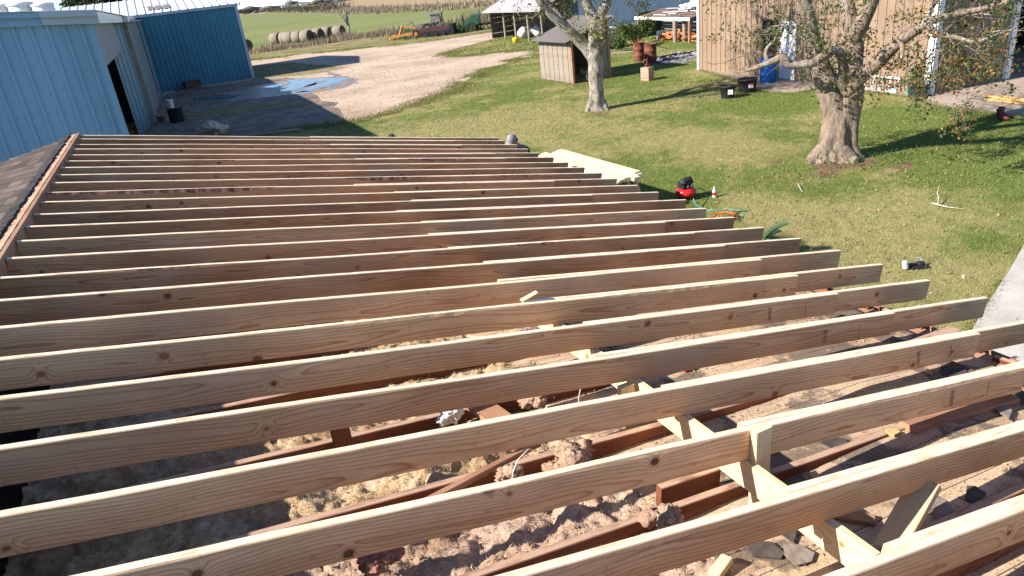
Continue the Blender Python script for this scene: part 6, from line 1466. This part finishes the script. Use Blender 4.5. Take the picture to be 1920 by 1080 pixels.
def person(P0, face, lean, lab, cap, arms):
    """local frame: +x is where the person faces; lean bends the back forward"""
    e = empty('person', P0, lab, 'person', None, face)
    V = Vector; c, s = math.cos(lean), math.sin(lean)
    def T(x, y, z): return V((x*c+z*s, y, .93+z*c-x*s))
    pel = V((-.05*s*2, 0, .93)); ch = T(0, 0, .34); nk = T(.0, 0, .52); hd0 = T(.04, 0, .60); hd1 = T(.06, 0, .70)+V((.03, 0, 0)); 
    sh = [T(0, y, .46) for y in (.19, -.19)]
    pts = [(pel, .15, .12), (T(0, 0, .18), .14, .11), (ch, .15, .12), (nk, .058, .058), (hd0, .062, .070), (T(.075, 0, .66), .076, .092), (T(.06, 0, .76), .074, .088), (T(.05, 0, .82), .045, .05)]
    ed = [(0, 1), (1, 2), (2, 3), (3, 4), (4, 5), (5, 6), (6, 7)]; tr = []; sl_ = []
    for i, y in enumerate((.10, -.10)):
        k = len(pts); pts += [(V((0, y, .84)), .09, .09), (V((.03, y*1.1, .48)), .062, .062), (V((-.01, y*1.15, .12)), .045, .045), (V((0, y*1.15, .05)), .042, .04), (V((.15, y*1.25, .03)), .04, .03)]
        ed += [(0, k), (k, k+1), (k+1, k+2), (k+2, k+3), (k+3, k+4)]
    for i in range(2):
        el, hn = arms[i]; el = T(*el); hn = T(*hn); k = len(pts); y = (1, -1)[i]
        pts += [(sh[i], .062, .062), (el, .045, .045), (hn, .028, .032)]; ed += [(2, k), (k, k+1), (k+1, k+2)]
        dr = (hn-el).normalized(); sd = dr.cross(V((0, 0, 1))); sd = sd.normalized() if sd.length > .05 else V((0, 1, 0)); palm = hn+dr*.07; kp = len(pts); pts.append((palm, .022, .038)); ed.append((k+2, kp))
        for f in range(4):
            q = palm+dr*.02+sd*(f-1.5)*.021; kk = len(pts); pts += [(q, .009, .009), (q+dr*(.045+.008*(f in (1, 2)))+V((0, 0, -.01)), .0085, .0085), (q+dr*(.07+.01*(f in (1, 2)))+V((0, 0, -.035)), .0075, .0075)]; ed += [(kp, kk), (kk, kk+1), (kk+1, kk+2)]
        q = hn+dr*.03+sd*.035; kk = len(pts); pts += [(q, .011, .011), (q+dr*.04+sd*.025, .009, .009)]; ed += [(k+2, kk), (kk, kk+1)]
    skin_mesh('body', pts, ed, 'skin', e)
    # clothes follow the body
    cp = [(pel+V((0, 0, -.02)), .175, .145), (T(0, 0, .18), .165, .135), (ch, .178, .145), (T(0, 0, .49), .09, .09)]; ce = [(0, 1), (1, 2), (2, 3)]
    for i in range(2):
        el = T(*arms[i][0]); k = len(cp); cp += [(sh[i], .085, .085), (sh[i].lerp(el, .75), .07, .07)]; ce += [(2, k), (k, k+1)]
    skin_mesh('shirt', cp, ce, 'shirt', e)
    jp = [(pel+V((0, 0, .02)), .165, .135)]; je = []
    for y in (.10, -.10):
        k = len(jp); jp += [(V((0, y, .83)), .105, .105), (V((.03, y*1.1, .48)), .08, .08), (V((-.01, y*1.15, .10)), .068, .068)]; je += [(0, k), (k, k+1), (k+1, k+2)]
    skin_mesh('trousers', jp, je, 'jeans', e)
    for y in (.115, -.125):
        b = MB(); b.blob((.06, y, .05), (.15, .055, .05), .1, 3, 2, 3); o = b.build('shoe', MT['black'], None); M_ = o.matrix_basis.copy(); o.parent = e; o.location = M_.translation
    def local(bb, nm, mt, par=e):
        me = bpy.data.meshes.new(nm); me.from_pydata(bb.v, [], bb.f); me.polygons.foreach_set('use_smooth', [True]*len(bb.f)); me.materials.append(MT[mt]); o = bpy.data.objects.new(nm, me); col.objects.link(o); o.parent = par; return o
    hc = T(.055, 0, .72); b = MB(); Rl = Matrix.Rotation(lean, 3, 'Y')
    vs = []; fs = []; n = 20
    for i in range(7):
        a = i/6*math.pi/2
        for k in range(n):
            an = 2*math.pi*k/n; vs.append(hc+Rl @ V((.118*math.cos(a)*math.cos(an), .098*math.cos(a)*math.sin(an), .01+.125*math.sin(a))))
    for i in range(6):
        for k in range(n): fs.append((i*n+k, i*n+(k+1) % n, (i+1)*n+(k+1) % n, (i+1)*n+k))
    b.add(vs, fs, True)
    br = [hc+Rl @ V((.09+.10*math.sin(t), .085*math.cos(t), .012-.02*math.sin(t))) for t in np.linspace(0, math.pi, 12)]+[hc+Rl @ V((.09, -.085*math.cos(t), .012)) for t in np.linspace(0, math.pi, 12)]
    b.prism(br[:12]+[hc+Rl @ V((.07, 0, .02))], Rl @ V((0, 0, .010))); local(b, 'cap', cap)
    b = MB(); b.blob(hc+Rl @ V((-.04, 0, -.03)), (.075, .088, .06), .1, 3, 2, 1); local(b, 'hair', 'hair')
    b = MB(); b.blob(hc+Rl @ V((.118, 0, -.055)), (.018, .013, .022), .1, 2, 2, 1); local(b, 'nose', 'skin')
    for y in (.088, -.088): b = MB(); b.blob(hc+Rl @ V((.0, y, -.04)), (.022, .012, .034), .1, 2, 2, 1); local(b, 'ear', 'skin')
    for y in (.032, -.032): b = MB(); b.blob(hc+Rl @ V((.100, y, -.028)), (.010, .013, .008), 0, 1, 2, 1); local(b, 'eye', 'hair')
    b = MB(); b.blob(hc+Rl @ V((.098, 0, -.098)), (.012, .026, .006), 0, 1, 2, 1); local(b, 'mouth', 'maroon')
def foot_for(px, py, z):                                  # where someone stands whose head (height z) is seen there
    P = G(px, py, z); return Vector((P.x, P.y, 0))
F1 = foot_for(968, 268, 1.46)
fa = math.radians(195)
hd = Vector((math.cos(fa), math.sin(fa), 0))*.30
person(F1-hd, fa, .50, 'person in grey cap and black shirt stooping beyond the rafter ends', 'cap_grey', (((.16, .20, .25), (.42, .14, .18)), ((.18, -.22, .25), (.44, -.12, .20))))
F2 = foot_for(735, 258, 1.66)
person(F2, math.radians(250), .12, 'person in dark cap, only the cap showing over the far rafters', 'cap_dark', (((.02, .26, .22), (.12, .24, .0)), ((.02, -.26, .22), (.12, -.24, .0))))
